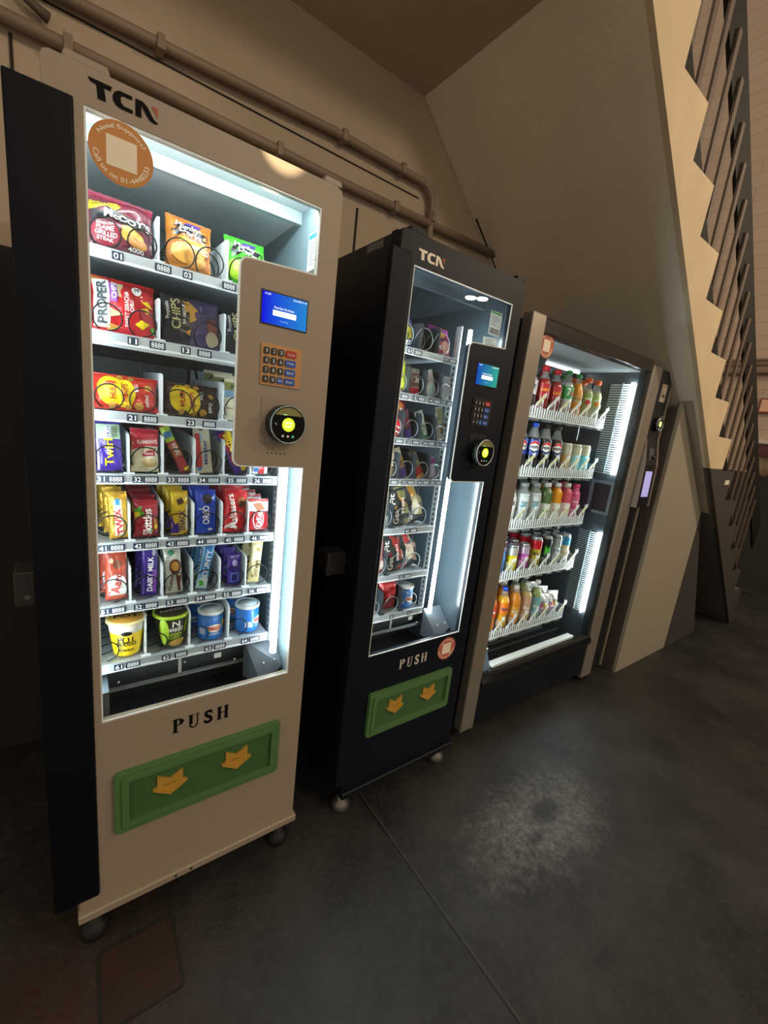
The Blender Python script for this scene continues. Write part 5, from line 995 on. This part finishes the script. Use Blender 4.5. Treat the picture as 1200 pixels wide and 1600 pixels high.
def put(fn, what, si, ci, depth, dy=0.080, **kw):
    pos = (COLX[ci], 0.236, SHZ[si] + 0.0)
    label = '%s at the front, %s of %s' % (what, COLN[ci], ROWN[si])
    o = fn(label, pos, **kw); lane(o, what, si, ci, depth, dy); return o
def B(what, si, ci, depth, h, r, liquid, cap, lab, texts=(), **k):
    return put(lambda l, p: bottle('drink_bottle', l, 'drink bottle', p, h, r, liquid, cap, lab, texts, **k), what, si, ci, depth)
def Cn(what, si, ci, depth, h, r, col, top, texts=(), band=None):
    return put(lambda l, p: can(l, p, h, r, col, top, texts, band), what, si, ci, depth, dy=0.072)
COLA = M('#1c0f0b', 0.15, coat=0.5); REDL = M('#8c1710', 0.2, coat=0.5); ORJ = M('#d98a14', 0.25, coat=0.4); CLR = M('#a9b3ae', 0.2, coat=0.5); WATER = M('#b9c4c8', 0.15, coat=0.5)
RC = M('#c01c2c', 0.35); GC = M('#1f8a3c', 0.35); OC = M('#e0561c', 0.35); BC = M('#1c4fd0', 0.35); WC = M('#e4e6e2', 0.35); KC = M('#1b1c1e', 0.35)
# top shelf
B('dark berry drink bottle', 0, 0, 2, 0.222, 0.032, M('#2a1420', 0.2), KC, M('#cfc6cf', 0.4), [('VIT', 0, 0.03, 0.02, KB)])
B('red energy drink bottle', 0, 1, 2, 0.218, 0.032, REDL, RC, M('#b01c22', 0.35), [('Lucozade', 0.004, 0.044, 0.016, M('#f0a030', 0.4))], cap_r=0.018, cap_h=0.022)
B('red sports drink bottle', 0, 2, 2, 0.216, 0.032, M('#7c1a14', 0.2, coat=0.5), RC, M('#a81c2a', 0.35), [('Luco', 0.0, 0.04, 0.016, M('#f0a030', 0.4))], cap_r=0.018, cap_h=0.022)
B('clear lemonade bottle with green cap', 0, 3, 2, 0.228, 0.0335, CLR, GC, M('#2a9a48', 0.35), [('7', 0.004, 0.020, 0.036, W_)], marks=[('e', 0.022, -0.004, 0.010, 0.012, RC)], lab_z=(0.40, 0.66))
B('orange juice bottle with green cap', 0, 4, 2, 0.224, 0.031, ORJ, GC, M('#c9a878', 0.45), [('orange', 0.0, 0.04, 0.012, ORG)], fill=0.80, lab_z=(0.38, 0.52))
B('flavoured water bottle, orange cap', 0, 5, 2, 0.220, 0.032, M('#9a9a72', 0.2, coat=0.4), OC, M('#7a9a4a', 0.4), [('volvic', 0.006, 0.036, 0.014, W_)], cap_r=0.0185, cap_h=0.022, marks=[('e', 0.0, -0.014, 0.016, 0.012, RC)])
B('apple water bottle with orange cap', 0, 6, 2, 0.220, 0.032, M('#a5a890', 0.2, coat=0.4), OC, M('#a3b86a', 0.4), [('volvic', 0.006, 0.036, 0.014, W_)], cap_r=0.0185, cap_h=0.022, marks=[('e', 0.0, -0.014, 0.016, 0.012, ORG)])
# second shelf
PM = [('e', 0.0, 0.0, 0.027, 0.031, W_), ('t', 0.0, 0.009, 0.0245, 0.020, M('#d0202c', 0.4)), ('b', 0.0, -0.009, 0.0245, 0.020, M('#12306a', 0.4))]
PT_ = [('PEPSI', 0.0, 0.042, 0.013, M('#14161c', 0.4))]
for ci, what, cap, lab in ((0, 'cola bottle with blue cap and blue label', BC, M('#1a3fb0', 0.35)), (1, 'cola bottle with bright blue cap', BC, M('#1a3fb0', 0.35)), (2, 'cola bottle with black cap and black label', KC, M('#17181c', 0.35)), (3, 'sugar-free cola bottle with black cap', KC, M('#17181c', 0.35))):
    B(what, 1, ci, 2, 0.228, 0.0325, COLA, cap, lab, PT_, marks=PM, lab_z=(0.34, 0.66), fill=0.70)
for ci, what, col in ((4, 'slim pale coffee cup', M('#b08a5a', 0.4)), (5, 'slim mint coffee cup', M('#8fc4cc', 0.4)), (6, 'slim aqua coffee cup', M('#5fb4c4', 0.4))):
    Cn(what, 1, ci, 3, 0.150, 0.034, col, M('#c2c3b0', 0.4), band=M('#b9baa4', 0.4))
# middle shelf
B('white milkshake bottle', 2, 0, 2, 0.20, 0.031, M('#d9dcd8', 0.3), WC, M('#e8e8e6', 0.4), [('MILK', 0.0, 0.04, 0.02, KB)], fill=0.9)
for ci, what in ((1, 'clear water bottle with grey label'), (2, 'still water bottle with white label')):
    B(what, 2, ci, 2, 0.196, 0.034, WATER, M('#8f9698', 0.35), M('#cfd8d8', 0.4), [('aqua', 0.0, 0.036, 0.016, M('#5d8a94', 0.4))], marks=[('e', 0.0, -0.016, 0.02, 0.01, M('#6f9ca4', 0.4))], cap_r=0.021, cap_h=0.018, neck=0.019, shoulder=0.72)
B('green smoothie bottle', 2, 3, 2, 0.197, 0.033, M('#4f6a3c', 0.3, coat=0.3), WC, M('#dfe2d4', 0.4), [('greens', 0.0, 0.036, 0.012, GRN)], cap_r=0.02, cap_h=0.02, neck=0.017, shoulder=0.74, fill=0.86, lab_z=(0.06, 0.46))
B('orange smoothie bottle', 2, 4, 2, 0.197, 0.033, M('#e0930f', 0.3, coat=0.3), WC, M('#e2dfce', 0.4), [('mango', 0.0, 0.036, 0.012, ORG)], cap_r=0.02, cap_h=0.02, neck=0.017, shoulder=0.74, fill=0.86, lab_z=(0.06, 0.46))
B('pink smoothie bottle', 2, 5, 2, 0.197, 0.033, M('#c84a62', 0.3, coat=0.3), WC, M('#e6dad6', 0.4), [('berry', 0.0, 0.036, 0.012, PINK)], cap_r=0.02, cap_h=0.02, neck=0.017, shoulder=0.74, fill=0.86, lab_z=(0.06, 0.46))
B('bright pink milkshake bottle', 2, 6, 2, 0.192, 0.030, M('#d4588a', 0.3, coat=0.3), M('#e04a7c', 0.35), M('#d86a94', 0.4), [('shake', 0.0, 0.036, 0.012, W_)], cap_r=0.02, cap_h=0.02, neck=0.018, shoulder=0.70, fill=0.9, waist=0.1)
# fourth shelf
TOPM = M('#c6cccf', 0.25, 0.7)
Cn('blue and white slim can', 3, 0, 3, 0.135, 0.028, M('#3a78c0', 0.3, 0.3), TOPM)
Cn('yellow and silver slim can', 3, 1, 1, 0.138, 0.028, M('#d8c414', 0.3, 0.2), TOPM, [('lemon', 0.06, 0.034, 0.014, W_)], band=M('#c9cbc0', 0.3, 0.4))
Cn('magenta and silver slim can', 3, 2, 1, 0.138, 0.028, M('#b84ab0', 0.3, 0.2), TOPM, [('berry', 0.06, 0.034, 0.014, W_)], band=M('#cdb8d0', 0.3, 0.4))
Cn('tall red and olive energy can', 3, 3, 3, 0.168, 0.032, M('#a89a2c', 0.3, 0.3), TOPM, [('MEGA', 0.08, 0.04, 0.016, KB)], band=M('#cc1c2c', 0.3, 0.2))
Cn('tall black and green energy can', 3, 4, 3, 0.168, 0.032, M('#12301c', 0.3, 0.2), TOPM, [('M', 0.09, 0.03, 0.05, M('#4fbf3c', 0.4))], band=M('#141a17', 0.3))
Cn('tall silver patterned energy can', 3, 5, 3, 0.168, 0.032, M('#9aa8ac', 0.3, 0.4), TOPM, [('ULTRA', 0.08, 0.04, 0.016, M('#4a5a90', 0.4))], band=M('#a9b4b2', 0.3, 0.4))
Cn('tall sky blue energy can', 3, 6, 3, 0.168, 0.032, M('#b8ab8a', 0.3, 0.3), TOPM, [('ZERO', 0.08, 0.04, 0.016, W_)], band=M('#3f8fc4', 0.3, 0.3))
for ci, what, col in ((1, 'slim violet can', M('#a06ab0', 0.3, 0.3)), (2, 'slim lilac can', M('#b48ac0', 0.3, 0.3))):
    for k in (1, 2):
        o = can('%s, %s in line behind the front can, %s of the fourth shelf' % (what, 'second' if k == 1 else 'third', COLN[ci]), (COLX[ci], 0.236 + 0.068 * k, SHZ[3]), 0.138, 0.028, col, TOPM)
# lowest shelf
FAN = dict(waist=0.16)
B('deep orange soda bottle with blue cap', 4, 0, 3, 0.220, 0.032, M('#d8741a', 0.2, coat=0.5), BC, M('#c9472c', 0.4), [('Fanta', 0, 0.036, 0.016, W_)], fill=0.78, **FAN)
B('orange soda bottle with blue cap', 4, 1, 3, 0.220, 0.032, M('#dfa41a', 0.2, coat=0.5), BC, M('#e0761a', 0.4), [('Fanta', 0, 0.036, 0.016, M('#2a2f7a', 0.4))], fill=0.78, **FAN)
B('orange squash bottle with white cap', 4, 2, 3, 0.215, 0.033, M('#d4841c', 0.2, coat=0.5), WC, M('#d8983c', 0.4), [('Club', 0, 0.036, 0.016, W_)], fill=0.82, lab_z=(0.25, 0.5))
B('peach squash bottle with white cap', 4, 3, 3, 0.218, 0.033, M('#b8975c', 0.2, coat=0.4), WC, M('#c09a7c', 0.45), [('Club', 0, 0.036, 0.014, W_)], fill=0.76, lab_z=(0.1, 0.66))
B('pale green drink bottle with white cap', 4, 4, 2, 0.220, 0.033, M('#8f9a5c', 0.2, coat=0.4), WC, M('#6fa0a0', 0.45), [('lime', 0, 0.036, 0.014, W_)], fill=0.78, lab_z=(0.1, 0.6))
for ci in (5, 6):
    lb = 'silver and pink drink pouch at the front, %s of the lowest shelf' % COLN[ci]
    o = packet('drink_pouch', lb, 'drink pouch', 0.080, 0.125, 0.040, (COLX[ci], 0.235, SHZ[4]), M('#b4b4b6', 0.25, 0.4), [('e', 0.5, 0.3, 0.4, 0.2, M('#b8478a', 0.4)), ('e', 0.6, 0.42, 0.2, 0.12, M('#e0b24a', 0.4)), ('r', 0.15, 0.62, 0.85, 0.8, M('#dcdce0', 0.3))], [('fruit', 0.5, 0.3, 0.5, 0.12, 0, W_)], tilt=-0.15, yaw=-0.4, seed=80 + ci)
    for k in (1, 2): dup(o, (COLX[ci], 0.235 + 0.07 * k, SHZ[4]), 'silver and pink drink pouch, %s behind the front one, %s of the lowest shelf' % ('second' if k == 1 else 'third', COLN[ci]))
